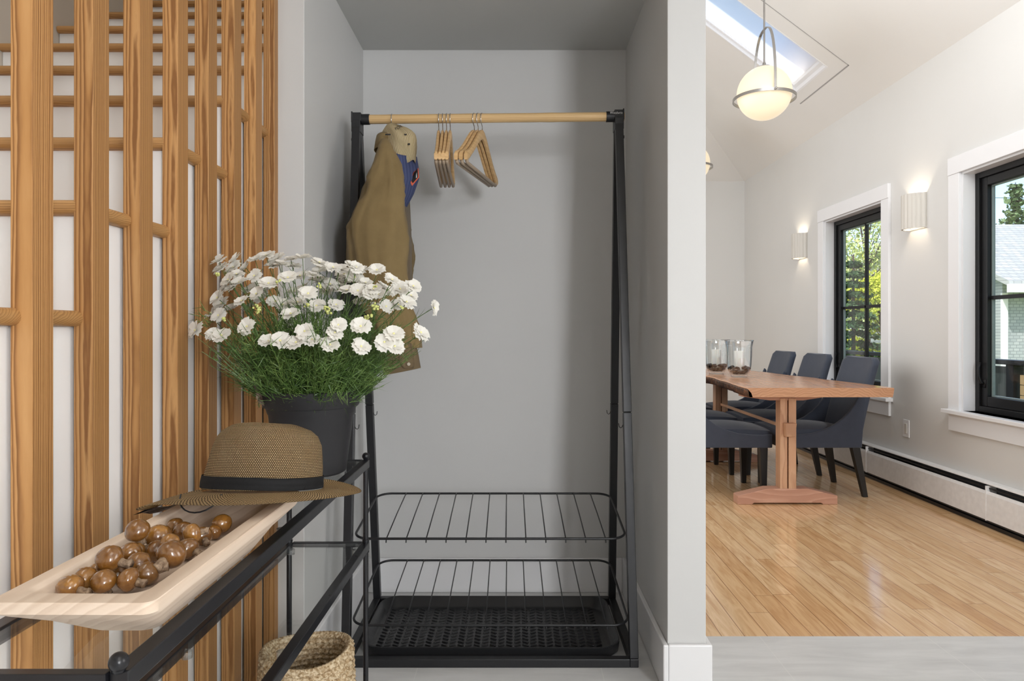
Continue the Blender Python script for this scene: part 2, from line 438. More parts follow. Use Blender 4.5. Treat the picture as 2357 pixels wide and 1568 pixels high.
# skylight
sk = thing('window_3', (1.76, 5.585, cz(1.76))); sk['kind'] = 'structure'
def skp(x, y, up): return (x, y, EAVE+SL*(XW-x)+up)
def frame_strip(x0, x1, y0, y1, up, h):
    vs = [bm.verts.new(skp(x, y, u)) for u in (up, up+h) for x, y in ((x0, y0), (x1, y0), (x1, y1), (x0, y1))]
    for q in ((3,2,1,0),(4,5,6,7),(0,1,5,4),(1,2,6,5),(2,3,7,6),(3,0,4,7)): bm.faces.new([vs[i] for i in q])
bm = NB(); q = .012
frame_strip(SKX0, SKX1, SKY0, SKY0+q, -.002, .32); frame_strip(SKX0, SKX1, SKY1-q, SKY1, -.002, .32)
frame_strip(SKX1-q, SKX1, SKY0+q, SKY1-q, -.002, .32); frame_strip(SKX0, SKX0+q, SKY0+q, SKY1-q, -.002, .32)
obj('shaft', bm, M['trim'], sk)
bm = NB()
f = .035
frame_strip(SKX0, SKX1, SKY0, SKY0+f, .03, .05); frame_strip(SKX0, SKX1, SKY1-f, SKY1, .03, .05)
frame_strip(SKX1-f, SKX1, SKY0+f, SKY1-f, .03, .05); frame_strip(SKX0, SKX0+f, SKY0+f, SKY1-f, .03, .05)
obj('frame', bm, M['trim'], sk)
bm = NB(); frame_strip(SKX0+.01, SKX1-.01, SKY0+.01, SKY1-.01, .055, .006)
t = NT('frosted_skylight_pane'); t.t.nodes.remove(t.b)
tl = t.n('BsdfTranslucent'); tl.inputs[0].default_value = (1, .985, .96, 1); tr = t.n('BsdfTransparent'); mx = t.n('MixShader'); mx.inputs[0].default_value = .0
t.l(tl.outputs[0], mx.inputs[1]); t.l(tr.outputs[0], mx.inputs[2]); t.l(mx.outputs[0], t.out.inputs[0])
obj('pane', bm, t.m, sk)
bm = NB()
frame_strip(SKX0-.1, 2.45, 5.11, 5.116, -.003, .003)
frame_strip(2.444, 2.45, 5.11, 5.98, -.003, .003)
obj('shadow_gap', bm, metal_paint('gap_grey', lin(150, 148, 146), .6), sk)

# windows on the right wall
def handle_bm(y, z, x):
    bm = NB(); tube(bm, [(x, y, z), (x-.02, y, z+.005), (x-.03, y+.004, z+.04), (x-.028, y+.008, z+.09), (x-.016, y+.010, z+.125)], [.009, .009, .007, .007, .008], 8)
    obox(bm, (x+.002, y, z), (.012, .03, .05)); return bm
for n_, a, b in WINS:
    w = thing('window_%d' % n_, (XW, (a+b)/2, WZ0)); w['kind'] = 'structure'
    x0 = XW-.02
    bm = NB()
    box(bm, x0, XW, a, a+TW, WZ0+.125, WZ1-TW); box(bm, x0, XW, b-TW, b, WZ0+.125, WZ1-TW); box(bm, x0-.004, XW, a, b, WZ1-TW, WZ1)
    obj('casing', bm, M['trim'], w, bevel=.002)
    bm = NB(); box(bm, XW-.001, XW+.09, a+TW+.0005, a+TW+.012, WZ0+.13, WZ1-TW-.0005); box(bm, XW-.001, XW+.09, b-TW-.012, b-TW-.0005, WZ0+.13, WZ1-TW-.0005)
    box(bm, XW-.001, XW+.09, a+TW+.012, b-TW-.012, WZ1-TW-.012, WZ1-TW-.0005)
    obj('jamb', bm, M['trim'], w)
    bm = NB(); box(bm, XW-.052, XW+.09, a-.025, b+.025, WZ0+.105, WZ0+.13); obj('sill', bm, M['trim'], w, bevel=.004)
    bm = NB(); box(bm, XW-.018, XW, a, b, WZ0, WZ0+.105); obj('apron', bm, M['trim'], w, bevel=.002)
    ya, yb, za, zb = a+TW+.0125, b-TW-.0125, WZ0+.13, WZ1-TW-.0125
    def ring(bm, x0, x1, ya, yb, za, zb, f, fb=None, ft=None):
        fb = fb or f; ft = ft or f
        box(bm, x0, x1, ya, ya+f, za, zb); box(bm, x0, x1, yb-f, yb, za, zb); box(bm, x0, x1, ya+f, yb-f, za, za+fb); box(bm, x0, x1, ya+f, yb-f, zb-ft, zb)
    bm = NB(); ring(bm, XW+.07, XW+.16, ya, yb, za, zb, .035); fr = obj('frame', bm, M['sash'], w, bevel=.003)
    bm = NB(); ring(bm, XW+.085, XW+.135, ya+.035, yb-.035, za+.035, zb-.035, .05, .06, .05); s_ = obj('sash', bm, M['sash'], w, bevel=.004)
    bm = NB(); ring(bm, XW+.112, XW+.130, ya+.084, yb-.084, za+.094, zb-.084, .008); obj('spacer', bm, M['spacer'], s_)
    bm = NB(); box(bm, XW+.118, XW+.124, ya+.08, yb-.08, za+.09, zb-.08); obj('pane', bm, M['glass'], w)
    bm = NB(); zm = za+(zb-za)*.475; ym = (ya+yb)/2
    box(bm, XW+.108, XW+.117, ya+.085, yb-.085, zm-.011, zm+.011); box(bm, XW+.108, XW+.117, ym-.009, ym+.009, za+.094, zb-.084)
    box(bm, XW+.125, XW+.134, ya+.085, yb-.085, zm-.011, zm+.011); box(bm, XW+.125, XW+.134, ym-.009, ym+.009, za+.094, zb-.084)
    obj('muntin', bm, M['sash'], w)
    obj('handle', handle_bm(yb-.06, za+.17, XW+.085), M['sash'], w, smooth=True)
    # daylight portal in the opening
    p = light('window_portal_%d' % n_, 'AREA', (XW+.3, (ya+yb)/2, (za+zb)/2), 1, size=(zb-za, yb-ya), rot=(0, PI/2, 0)); p.data.cycles.is_portal = True

# baseboards
def base(name, poly, z=.145, axis='Z'):
    bm = NB(); prism(bm, poly, 'Z', 0, z); o = struct(name, bm, M['trim'], bevel=.004); return o
bt = .016
base('baseboard_niche_back', [(NL+bt, NBK-bt), (NR-bt, NBK-bt), (NR-bt, NBK), (NL+bt, NBK)])
base('baseboard_niche_left', [(NL, NFR-bt), (NL+bt, NFR-bt), (NL+bt, NBK), (NL, NBK)])
base('baseboard_strip_left', [(-.76, NFR-bt), (NL, NFR-bt), (NL, NFR), (-.76, NFR)])
base('baseboard_niche_right', [(NR-bt, 2.13-bt), (NR, 2.13-bt), (NR, NBK), (NR-bt, NBK)])
base('baseboard_pillar', [(NR, 2.13-bt), (PR+bt, 2.13-bt), (PR+bt, 2.94), (PR, 2.94), (PR, 2.13), (NR, 2.13)])
base('baseboard_back', [(-.6, YF-bt), (XW-.1, YF-bt), (XW-.1, YF), (-.6, YF)])

# ================================================================== STAIRCASE
st = thing('staircase', (-1.27, 1.6, 0), label='oak staircase with white risers behind a row of floor to ceiling fir slats', cat='staircase')
NX, WXL = -.742, -1.78
def tread_z(k): return 1.122+.192*k
def tread_y(k): return .89+.30*k
steps = range(-5, 11)
for k in steps:
    zc, y0 = tread_z(k), tread_y(k); h = .0135
    y1 = y0+.30+.03
    if y1 > 4.19: y1 = 4.19
    bm = NB()
    # bullnosed front and open side
    prof = [(y0+h-h*math.cos(a), zc+h*math.sin(a)) for a in [(-PI/2+PI*i/8) for i in range(9)]]
    poly = prof+[(y1, zc+h), (y1, zc-h)]
    nx = NX if y1 < 2.13 else -.79
    prism(bm, poly, 'X', WXL+.002, nx-h)
    sidep = []
    for x in range(9):
        a = -PI/2+PI*x/8
        sidep.append((nx-h+h*math.cos(a), zc+h*math.sin(a)))
    prism(bm, sidep, 'Y', y0+.004, min(4.19, tread_y(k)+.30+.012))
    obj('tread', bm, M['treadx'], st, auto=40)
    bm = NB(); box(bm, WXL+.002, -.785, y0+.02, y0+.035, zc-.192+h, zc-h); obj('riser', bm, M['stairpanel'], st)
bm = NB()
pts = [(tread_y(-5)+.02, 0)]
for k in steps:
    z = tread_z(k)-.0137
    y0 = tread_y(k)+.02; pts += [(y0, z), (y0+.30, z)]
pts.append((pts[-1][0], 0))
# stepped panel as convex strips
for k in steps:
    z = tread_z(k)-.0137; y0 = tread_y(k)+.02; y1 = min(y0+.30, 4.19)
    box(bm, -.785, -.765, y0, y1, 0, z)
bmesh.ops.remove_doubles(bm, verts=bm.verts, dist=1e-5)
obj('side_panel', bm, M['stairpanel'], st)

# ================================================================== SLATS
slat0 = None
for i in range(8):
    y = 1.043+.1495*i
    if slat0 is None:
        bm = NB(); box(bm, -.0167, .0167, 0, .0476, 0, 2.44)
        s_ = slat0 = obj('slat', bm, M['slat'], st, local=True, bevel=.0012)
        s_.location = (-.7417+1.27, y-1.6, 0)
        # dowel plug seen on the side
    else:
        s_ = slat0.copy(); C.objects.link(s_); s_.location = (-.7417+1.27, y-1.6, 0)

# ================================================================== CONSOLE TABLE
CX0, CX1, CY0, CY1 = -.565, -.374, .655, 1.734
ZT, ZS = .78, .575
ct = thing('console_table', (-.47, 1.19, 0), label='black iron console table with glass shelves and ball finials in front of the slats', cat='console table')
w = .019
def angle_rail(a, b, inward):
    """L-shaped rail with the glass rebate on the inner side"""
    bm = NB(); bar(bm, a, b, w, w); return obj('rail', bm, M['black2'], ct, bevel=.0015)
for z in (ZT-w/2, ZS-w/2):
    angle_rail((CX1, CY0, z), (CX1, CY1, z), -1); angle_rail((CX0, CY0, z), (CX0, CY1, z), 1)
    ww = .012
    for y in (CY0, CY1):
        bm = NB(); bar(bm, (CX0+w/2, y, z+.003), (CX1-w/2, y, z+.003), ww, ww); obj('cross_rail', bm, M['black2'], ct, bevel=.001)
for x in (CX0, CX1):
    for y in (CY0, CY1):
        bm = NB()
        tube(bm, [(x, y, 0), (x, y, ZS-w-.003)], .0065, 12); tube(bm, [(x, y, ZS+.001), (x, y, ZT-w-.001)], .0065, 12)
        tube(bm, [(x, y, 0), (x, y, .012)], .010, 12)
        for z in (ZS-w-.003, ZT-w-.003, ZS+.004): tube(bm, [(x, y, z-.004), (x, y, z+.002)], .0085, 12)
        obj('leg', bm, M['black2'], ct, auto=50)
        bm = NB(); sphere(bm, (x, y, ZT+.0085), .0092, 20, 12); tube(bm, [(x, y, ZT-.001), (x, y, ZT+.004)], .006, 12); obj('finial', bm, M['black2'], ct, smooth=True)
bm = NB(); box(bm, CX0+w/2+.001, CX1-w/2-.001, CY0+.008, CY1-.008, ZT-.008, ZT-.002); obj('glass_top', bm, M['tglass'], ct)
bm = NB(); box(bm, CX0+w/2+.001, CX1-w/2-.001, CY0+.008, CY1-.008, ZS-.008, ZS-.002); obj('glass_shelf', bm, M['tglass'], ct)
clear = thin_glass('clear_bumper', (.8, .82, .82, 1), 4)
for z in (ZT, ZS):
    for x in (CX1-.016, CX0+.016):
        for y in (1.16, 1.70):
            bm = NB(); tube(bm, [(x, y, z-.020), (x, y, z-.0085)], .009, 14); obj('glass_bumper', bm, clear, ct, auto=50)

# ================================================================== TRAY
TZ = ZT-.002
tr = None
def rail_loop(x0, x1, y0, y1, r, h, dx=0): return rrect(x0, x1, y0, y1, r, CAMZ-h, 5)
bm = NB()
X0, X1, Y0, Y1 = -.490, -.335, .640, 1.095
loops = [rail_loop(X0+.045, X1-.056, Y0+.115, Y1-.10, .015, CAMZ-TZ-.0005),
         rail_loop(X0+.036, X1-.046, Y0+.095, Y1-.08, .018, .3165),
         rail_loop(X0+.018, X1-.026, Y0+.05, Y1-.045, .018, .288),
         rail_loop(X0+.004, X1-.004, Y0+.012, Y1-.012, .014, .268),
         rail_loop(X0, X1, Y0, Y1, .012, .261),
         rail_loop(X0, X1, Y0, Y1, .012, .2515),
         rail_loop(X0+.001, X1-.001, Y0+.001, Y1-.001, .012, .2503),
         rail_loop(X0+.015, X1-.020, Y0+.024, Y1-.024, .016, .2503),
         rail_loop(X0+.017, X1-.022, Y0+.027, Y1-.027, .018, .2515),
         rail_loop(X0+.028, X1-.033, Y0+.050, Y1-.085, .022, .270),
         rail_loop(X0+.036, X1-.041, Y0+.075, Y1-.11, .024, .2745)]
loft(bm, loops, True, True)
for v in bm.verts:
    wv = noise.noise(v.co*9)*.0022
    v.co.x += wv; v.co.y += noise.noise(v.co*7+Vector((3, 1, 0)))*.0025
tray = obj('wooden_tray', bm, M['traywood'], None, auto=38)
tag(tray, 'long pale whitewashed wooden dough bowl holding brown mushrooms on the glass console top', 'tray')

# ------------------------------------------------------------------ wooden mushrooms
def mush_mat():
    t = NT('varnished_brown_mushroom'); v = t.obj(); rnd = t.n('ObjectInfo').outputs['Random']
    cb = t.n('CombineXYZ'); t.l(t.math('MULTIPLY', rnd, 9.0), cb.inputs[0]); vv = t.vmath('ADD', v, cb.outputs[0])
    n1 = t.noise(vv, 60, 4, .6, dist=.8); n2 = t.noise(vv, 420, 2)
    base = t.ramp(rnd, [(0, lin(80, 46, 12)), (.45, lin(114, 70, 22)), (1, lin(164, 114, 46))])
    dk = t.ramp(rnd, [(0, lin(78, 44, 20)), (1, lin(104, 62, 30))])
    c = t.mix(t.ramp(n1, [(.35, (1, 1, 1)), (.62, (0, 0, 0))]), base, dk)
    c = t.mix(t.math('MULTIPLY', n2, .22), c, lin(196, 146, 74))
    t.set(**{'Base Color': c, 'Roughness': .22, 'Specular IOR Level': .6, 'Coat Weight': .8, 'Coat Roughness': .06})
    t.bump(t.math('ADD', n1, n2), .25, .0008); return t.m
MM = mush_mat()
def stem_mat():
    t = NT('dry_grey_stem'); v = t.obj(); n1 = t.noise(v, 300, 4)
    t.set(**{'Base Color': t.ramp(n1, [(.3, lin(92, 70, 52)), (.7, lin(172, 148, 122))]), 'Roughness': .7}); t.bump(n1, .5, .001); return t.m
SM = stem_mat()
def mush_proto():
    bm = NB(); prof = []
    for i in range(15):
        a = PI*i/14; r = math.sin(a)**.9; z = -math.cos(a)
        if z < 0: z *= .62
        else: z *= .92
        prof.append((r*.0125, z*.0125))
    prof[0] = (0, prof[0][1]+.002); prof[-1] = (0, prof[-1][1])
    lathe(bm, prof, (0, 0, 0), 24)
    for v in bm.verts: v.co += v.co.normalized()*noise.noise(v.co*110)*.0009
    cap = obj('wooden_mushroom', bm, MM, None, smooth=True)
    bm = NB(); tube(bm, [(0, 0, -.0065), (.0004, 0, -.0105), (-.0003, .0006, -.0135), (0, .001, -.0155)], [.0045, .0038, .0042, .0048], 10)
    for v in bm.verts: v.co += Vector((noise.noise(v.co*600), noise.noise(v.co*600+Vector((5, 0, 0))), 0))*.0008
    obj('stem', bm, SM, cap, smooth=True)
    return cap
cap0 = mush_proto()
# (px, py, radius px, elongation, stem direction on the picture or None, tone words)
ML = [(145,1336,25,1.1,(.2,1,-.4),'dark mushroom at the near left end, half hidden by its neighbour'),
 (163,1342,27,1.15,(1,-.2,-.2),'dark brown mushroom lying at the near left end with its stem to the right'),
 (197,1326,21,1,(0,1,-.5),'small mushroom behind the near row, between the two at the left'),
 (224,1338,26,1,(0,.5,-1),'golden mushroom in the middle of the near row'),
 (287,1336,25,1,(1,.1,-.3),'ruddy mushroom with its stem against the near right corner'),
 (254,1296,28,1.15,(1,0,-.3),'large golden mushroom lying on top with its stem to the right'),
 (229,1299,24,1,(-1,.5,-.3),'dark mushroom behind the large golden one, at the tray wall'),
 (236,1268,23,1,(.8,.6,.3),'dark mushroom by the back wall of the tray with its stem pointing up'),
 (288,1245,25,1,(0,.5,-1),'shiny brown mushroom highest on the back of the pile'),
 (318,1229,19,1,(.2,.4,-1),'small mushroom half hidden behind the shiny brown one'),
 (343,1239,25,1,(.5,.5,-1),'round brown mushroom in the middle of the back row'),
 (368,1219,21,1,(1,.4,-.3),'light mushroom at the back with its stem to the right'),
 (411,1222,21,1,(0,.5,-1),'round golden mushroom standing alone in the back row'),
 (446,1228,21,1.05,(1,.5,.1),'pale golden mushroom with its stem near the tall dark one'),
 (467,1236,20,1.1,(.6,-.7,-.3),'brown mushroom lying against the front wall near the far end'),
 (508,1208,20,1.35,(-.6,-.5,-.8),'tall dark mushroom at the far end of the pile'),
 (493,1225,15,1,(-1,-.2,-.2),'small mushroom leaning on the tall dark one'),
 (435,1264,23,1.08,(1,-.2,-.3),'golden brown mushroom by the front wall beside the pale one'),
 (387,1252,20,1,(0,.6,-1),'light mushroom with a small pit in the middle of the pile'),
 (357,1269,24,1.1,(-1,-.3,-.4),'dark mushroom lying under the pitted light one'),
 (309,1272,22,1.05,(0,.5,-1),'reddish brown mushroom in the middle of the pile'),
 (385,1283,30,1.15,(-.2,-1,-.3),'largest golden mushroom by the front wall with its stem facing the camera'),
 (309,1303,25,1,(0,.4,-1),'light golden mushroom in front of the reddish brown one'),
 (347,1316,25,1.2,(.8,.5,.2),'streaked dark mushroom lying against the front wall'),
 (262,1321,15,1,(0,0,-1),'dark mushroom deep in a gap of the near row')]
import itertools
def mpos(px, py, h): Y = h*1600/(py-763); return Vector(((px-1187)/1600*Y, Y, CAMZ-h))
P = []
for i, (px, py, r, el, sd, lb) in enumerate(ML):
    
    h = .2605
    if i in (5, 8, 10, 13, 21, 18): h = .250
    if i in (24, 16): h = .264
    p = mpos(px, py, h); rr = max(.010, min(.018, r*p.y/1600*1.10)); P.append([p, rr])
for it in range(60):
    for a, b in itertools.combinations(range(len(P)), 2):
        d = P[b][0]-P[a][0]; L = d.length; need = (P[a][1]*1.0+P[b][1]*1.0)*.97
        if L < need:
            d = d.normalized()*(need-L)*.5 if L > 1e-6 else Vector((0, .001, 0)); d.z *= .6; d.x *= .8
            P[a][0] -= d; P[b][0] += d
    for i, (p, rr) in enumerate(P):
        zf = CAMZ-.2745+rr*.82
        p.z = max(p.z, zf); p.x = max(X0+.028+rr*.85, min(X1-.033-rr*.85, p.x)); p.y = max(Y0+.05+rr*.8, min(Y1-.10-rr*.6, p.y))
for i, (p, rr) in enumerate(P):
    el, sd, lb = ML[i][3], Vector(ML[i][4]).normalized(), ML[i][5]
    c = cap0 if i == 0 else copy_tree(cap0)
    q = (-sd).to_track_quat('Z', 'Y')
    c.rotation_euler = (q @ Matrix.Rotation(i*1.3, 3, 'Z').to_quaternion()).to_euler()
    s = rr/.0125
    c.location = p; c.scale = (s, s*.98, s*min(el, 1.2)*1.04)
    tag(c, lb, 'mushroom', 'varnished wooden mushrooms piled in the dough bowl')

# ================================================================== STRAW HAT
def straw_mat():
    t = NT('woven_straw'); uv = t.n('UVMap').outputs[0]; sep = t.n('SeparateXYZ'); t.l(uv, sep.inputs[0]); U, V, _ = sep.outputs
    pu, pv = .0028, .0024
    row = t.math('FLOOR', t.math('DIVIDE', V, pv)); par = t.math('MULTIPLY', t.math('MODULO', row, 2.0), .5)
    nz = t.noise(t.obj(), 90, 2)
    fu = t.math('FRACT', t.math('ADD', t.math('ADD', t.math('DIVIDE', U, pu), par), t.math('MULTIPLY', nz, .9))); fv = t.math('FRACT', t.math('DIVIDE', V, pv))
    su = t.math('SINE', t.math('MULTIPLY', fu, PI)); sv = t.math('SINE', t.math('MULTIPLY', fv, PI))
    h = t.math('MULTIPLY', su, sv)
    n2 = t.noise(t.obj(), 35, 3)
    lc = t.mix(n2, lin(240, 218, 176), lin(226, 190, 134))
    c = t.mix(t.ramp(h, [(.28, (1, 1, 1)), (.62, (0, 0, 0))]), lc, lin(84, 62, 40))
    t.set(**{'Base Color': c, 'Roughness': .62, 'Specular IOR Level': .3}); t.bump(h, .8, .0012); return t.m
HC = Vector((-.399, 1.05, 0))
hat = thing('straw_hat', (HC.x, HC.y, .862), label='woven straw fedora with black band resting on the far end of the wooden tray', cat='hat')
STR = straw_mat()
N = 96
TILT = .15
def brim_z(a, r):
    """a: angle, r 0..1 across the brim"""
    x = math.cos(a); y = math.sin(a)
    dro = (.034*max(0, -x)**3 + .009*max(0, x)**2 + .014*max(0, -y)**2 - .008*max(0, y)**2)*r**1.4
    return .8650 - dro - .003*(1-r)
def crown_ring(z, xl, xr, ry, zz=None):
    cx = (xl+xr)/2; rx = (xr-xl)/2; out = []
    for k in range(N):
        a = 2*PI*k/N
        c_, s_ = math.cos(a), math.sin(a)
        out.append(Vector((cx+rx*c_, HC.y+ry*s_, .8650+(z-.8765)*1.19-TILT*ry*s_)))
    return out
CP = [(.8765, -.4685, -.295, .081), (.888, -.466, -.2945, .080), (.900, -.462, -.294, .079), (.914, -.457, -.2945, .0775), (.928, -.452, -.2955, .075), (.940, -.446, -.301, .071),
      (.950, -.438, -.311, .064), (.957, -.428, -.326, .054), (.961, -.416, -.345, .040), (.9625, -.402, -.364, .024)]
def uvset(bm, f):
    uv = bm.loops.layers.uv.verify()
    for face in bm.faces:
        us = [f(l.vert) for l in face.loops]; mu = max(u[0] for u in us)
        for l, u in zip(face.loops, us):
            uu = u[0]
            if mu-uu > .25: uu += U_PER
            l[uv].uv = (uu, u[1])
def hat_uv(V_of):
    def f(v):
        a = math.atan2((v.co.y-HC.y)/.08, (v.co.x-(-.385))/.087) % (2*PI)
        return (a*.084, V_of[v])
    return f
U_PER = 2*PI*.084
bm = NB(); rings = [crown_ring(*c) for c in CP]
# crease on top
for i, ring in enumerate(rings):
    if i >= 5:
        for v in ring:
            d = abs(v.y-HC.y)/.05; v.z -= .010*max(0, 1-d*d)*max(0, min(1, (i-5)/3))
R_ = loft(bm, rings, False, True)
Vd = {}
acc = 0
for i, r in enumerate(R_):
    if i: acc += (R_[i][24].co-R_[i-1][24].co).length
    for v in r: Vd[v] = acc
uvset(bm, hat_uv(Vd))
bmesh.ops.solidify(bm, geom=bm.faces[:], thickness=.0022)
obj('crown', bm, STR, hat, smooth=True)
# brim
bm = NB(); rings = []
for j in range(9):
    r = j/8; ring = []
    for k in range(N):
        a = 2*PI*k/N; c_, s_ = math.cos(a), math.sin(a)
        ix, iy = -.3817+.0868*c_, HC.y+.081*s_
        ex = -.396+(.160)*c_; ey = HC.y+.142*s_
        yy = iy+(ey-iy)*r; ring.append(Vector((ix+(ex-ix)*r, yy, brim_z(a, r)-TILT*(yy-HC.y))))
    rings.append(ring)
R_ = loft(bm, rings, False, False); Vd = {}
for i, r in enumerate(R_):
    for v in r: Vd[v] = i*.0075+.2
uvset(bm, hat_uv(Vd))
bmesh.ops.solidify(bm, geom=bm.faces[:], thickness=.0026)
obj('brim', bm, STR, hat, smooth=True)
# band
bm = NB(); rings = [[p+(p-Vector((-.382, HC.y, p.z))).normalized()*.0016 for p in crown_ring(z, xl, xr, ry)] for z, xl, xr, ry in ((.8775, -.4686, -.2949, .0813), (.884, -.4680, -.2944, .0807), (.8925, -.4655, -.2940, .0800))]
for ring in rings:
    for v in ring: v.z -= .004*smoothstep(-.40, -.295, v.x)-.001
loft(bm, rings, False, False); bmesh.ops.solidify(bm, geom=bm.faces[:], thickness=-.0012)
t = NT('black_grosgrain'); t.set(**{'Base Color': (.016, .016, .018, 1), 'Roughness': .7}); t.bump(t.noise(t.obj(), 900, 1), .3, .0005)
obj('hat_band', bm, t.m, hat, smooth=True)
# paper lining tag sticking out at the left and elastic loop
bm = NB()
rows = []
for i in range(7):
    u = i/6; x = -.570+.09*u
    rows.append([Vector((x, 1.035-.02*u, .826+.016*u+.002*math.sin(i*2))), Vector((x+.006, 1.075-.01*u, .8265+.018*u+.002*math.cos(i*1.7)))])
V = [[bm.verts.new(p) for p in r] for r in rows]
for i in range(6): bm.faces.new((V[i][0], V[i+1][0], V[i+1][1], V[i][1]))
bmesh.ops.solidify(bm, geom=bm.faces[:], thickness=.0012)
t = NT('crinkled_grey_tag'); t.set(**{'Base Color': t.ramp(t.noise(t.obj(), 120, 3), [(.35, lin(60, 54, 56)), (.6, lin(176, 164, 164))]), 'Roughness': .35})
obj('care_tag', bm, t.m, hat, smooth=True)
bm = NB(); tube(bm, [(-.432+.028*math.cos(a), .955+.02*math.sin(a), .876-.020*abs(math.sin(a))) for a in [PI*(1+i/12) for i in range(13)]], .0011, 6)
obj('elastic_cord', bm, M['black'], hat)

# ================================================================== BASKET
def basket():
    cx, cy = -.4755, 1.585; R0, H = .098, .375
    bm = NB(); NU, NVr = 288, 180; rows = []
    rh = .0125
    def prof(s):   # radius along height
        return R0*(1.0+.05*math.sin(PI*min(1, s)) - .0*s)
    def disp(u, z):
        row = math.floor(z/rh); f = z/rh-row
        a = math.sin(PI*f)**.6
        sk_ = (f-.5)*(.9 if row % 2 else -.9)
        b = abs(math.sin(PI*(u*34+sk_)))**.7
        return a*(.30+.70*b)*.0075
    for i in range(NVr+1):
        z = H*i/NVr; ring = []
        for k in range(NU):
            u = k/NU; a = 2*PI*u; r = prof(z/H)+disp(u, z)+noise.noise(Vector((math.cos(a)*3, math.sin(a)*3, z*20)))*.0015
            zz = z+(.006*math.sin(a*2+1) if i > NVr*.8 else .006*math.sin(a*2+1)*i/(NVr*.8))
            ring.append(Vector((cx+r*math.cos(a), cy+r*math.sin(a), zz)))
        rows.append(ring)
    # over the rim, then down the inside
    for (dr, dz) in ((.000, .004), (-.004, .005), (-.008, .001)):
        ring = []
        for k in range(NU):
            a = 2*PI*k/NU; r = prof(1)+dr+.0015*math.sin(a*70); ring.append(Vector((cx+r*math.cos(a), cy+r*math.sin(a), H+dz+.006*math.sin(a*2+1))))
        rows.append(ring)
    for i in range(NVr, 3, -2):
        z = H*i/NVr; ring = []
        for k in range(NU):
            u = k/NU; a = 2*PI*u; r = prof(z/H)-.009-disp(u, z)*.8
            ring.append(Vector((cx+r*math.cos(a), cy+r*math.sin(a), z+.006*math.sin(a*2+1)*z/H)))
        rows.append(ring)
    loft(bm, rows, True, True)
    t = NT('seagrass_weave'); v = t.obj(); n1 = t.noise(v, 160, 4, .65); n2 = t.noise(v, 28, 3)
    c = t.ramp(n1, [(.30, lin(96, 72, 46)), (.44, lin(166, 140, 104)), (.62, lin(226, 210, 180))])
    c = t.mix(t.math('MULTIPLY', n2, .4), c, lin(150, 122, 82))
    t.set(**{'Base Color': c, 'Roughness': .6, 'Specular IOR Level': .35}); t.bump(t.noise(v, 700, 2), .5, .001)
    o = obj('seagrass_basket', bm, t.m, None, smooth=True); tag(o, 'round braided seagrass basket on the floor under the console table', 'basket')
basket()

# ================================================================== POTTED FLOWERS
PC = Vector((-.4655, 1.585, ZT-.002))
pf = thing('potted_flowers', PC, label='charcoal plastic pot of white cosmos flowers on the far end of the console table', cat='potted plant')
bm = NB()
prof = [(0, .0005), (.070, .0005), (.0745, .003), (.0775, .006), (.0955, .1475), (.0975, .151), (.1035, .152), (.1060, .155), (.1120, .187), (.1125, .189), (.1105, .190), (.1085, .189), (.100, .150), (.098, .145), (.096, .138), (0, .138)]
lathe(bm, prof, PC, 64)
t = NT('charcoal_plastic'); nz = t.noise(t.obj(), 30, 3); t.set(**{'Base Color': (.019, .019, .0215, 1), 'Roughness': t.math('MULTIPLY_ADD', nz, .15, .42), 'Specular IOR Level': .4}); t.bump(t.noise(t.obj(), 400, 2), .05, .001)
obj('pot', bm, t.m, pf, auto=35)
bm = NB(); lathe(bm, [(.0955, .150), (.05, .158), (0, .160)], PC, 32)
for v in bm.verts: v.co.z += noise.noise(v.co*60)*.004
t = NT('dark_soil'); t.set(**{'Base Color': (.02, .017, .012, 1), 'Roughness': .9}); obj('soil', bm, t.m, pf)

def leaf_mat():
    t = NT('green_foliage'); v = t.obj(); n1 = t.noise(v, 25, 3); n2 = t.noise(v, 300, 1)
    c = t.ramp(t.math('MULTIPLY_ADD', n2, .5, t.math('MULTIPLY', n1, .5)), [(.35, lin(46, 72, 30)), (.5, lin(76, 106, 46)), (.66, lin(130, 154, 84))])
    t.set(**{'Base Color': c, 'Roughness': .45, 'Specular IOR Level': .45}); 
    return t.m
LM = leaf_mat()
rnd = random.Random(11)
def blade(bm, p, d, L, wd, bend, segs=3):
    """thin three-sided curved blade"""
    p = Vector(p); d = Vector(d).normalized(); side = d.cross(Vector((rnd.uniform(-1, 1), rnd.uniform(-1, 1), rnd.uniform(-.3, .3)))).normalized(); up = side.cross(d)
    prev = None
    for i in range(segs+1):
        u = i/segs; c = p+d*L*u+up*bend*u*u*L; ww = wd*(1-u)**.5 if i < segs else wd*.12
        tri = [bm.verts.new(c+side*ww), bm.verts.new(c-side*ww), bm.verts.new(c+up*ww*.6)]
        if prev:
            for k in range(3): bm.faces.new((prev[k], prev[(k+1) % 3], tri[(k+1) % 3], tri[k]))
        prev = tri
    return prev
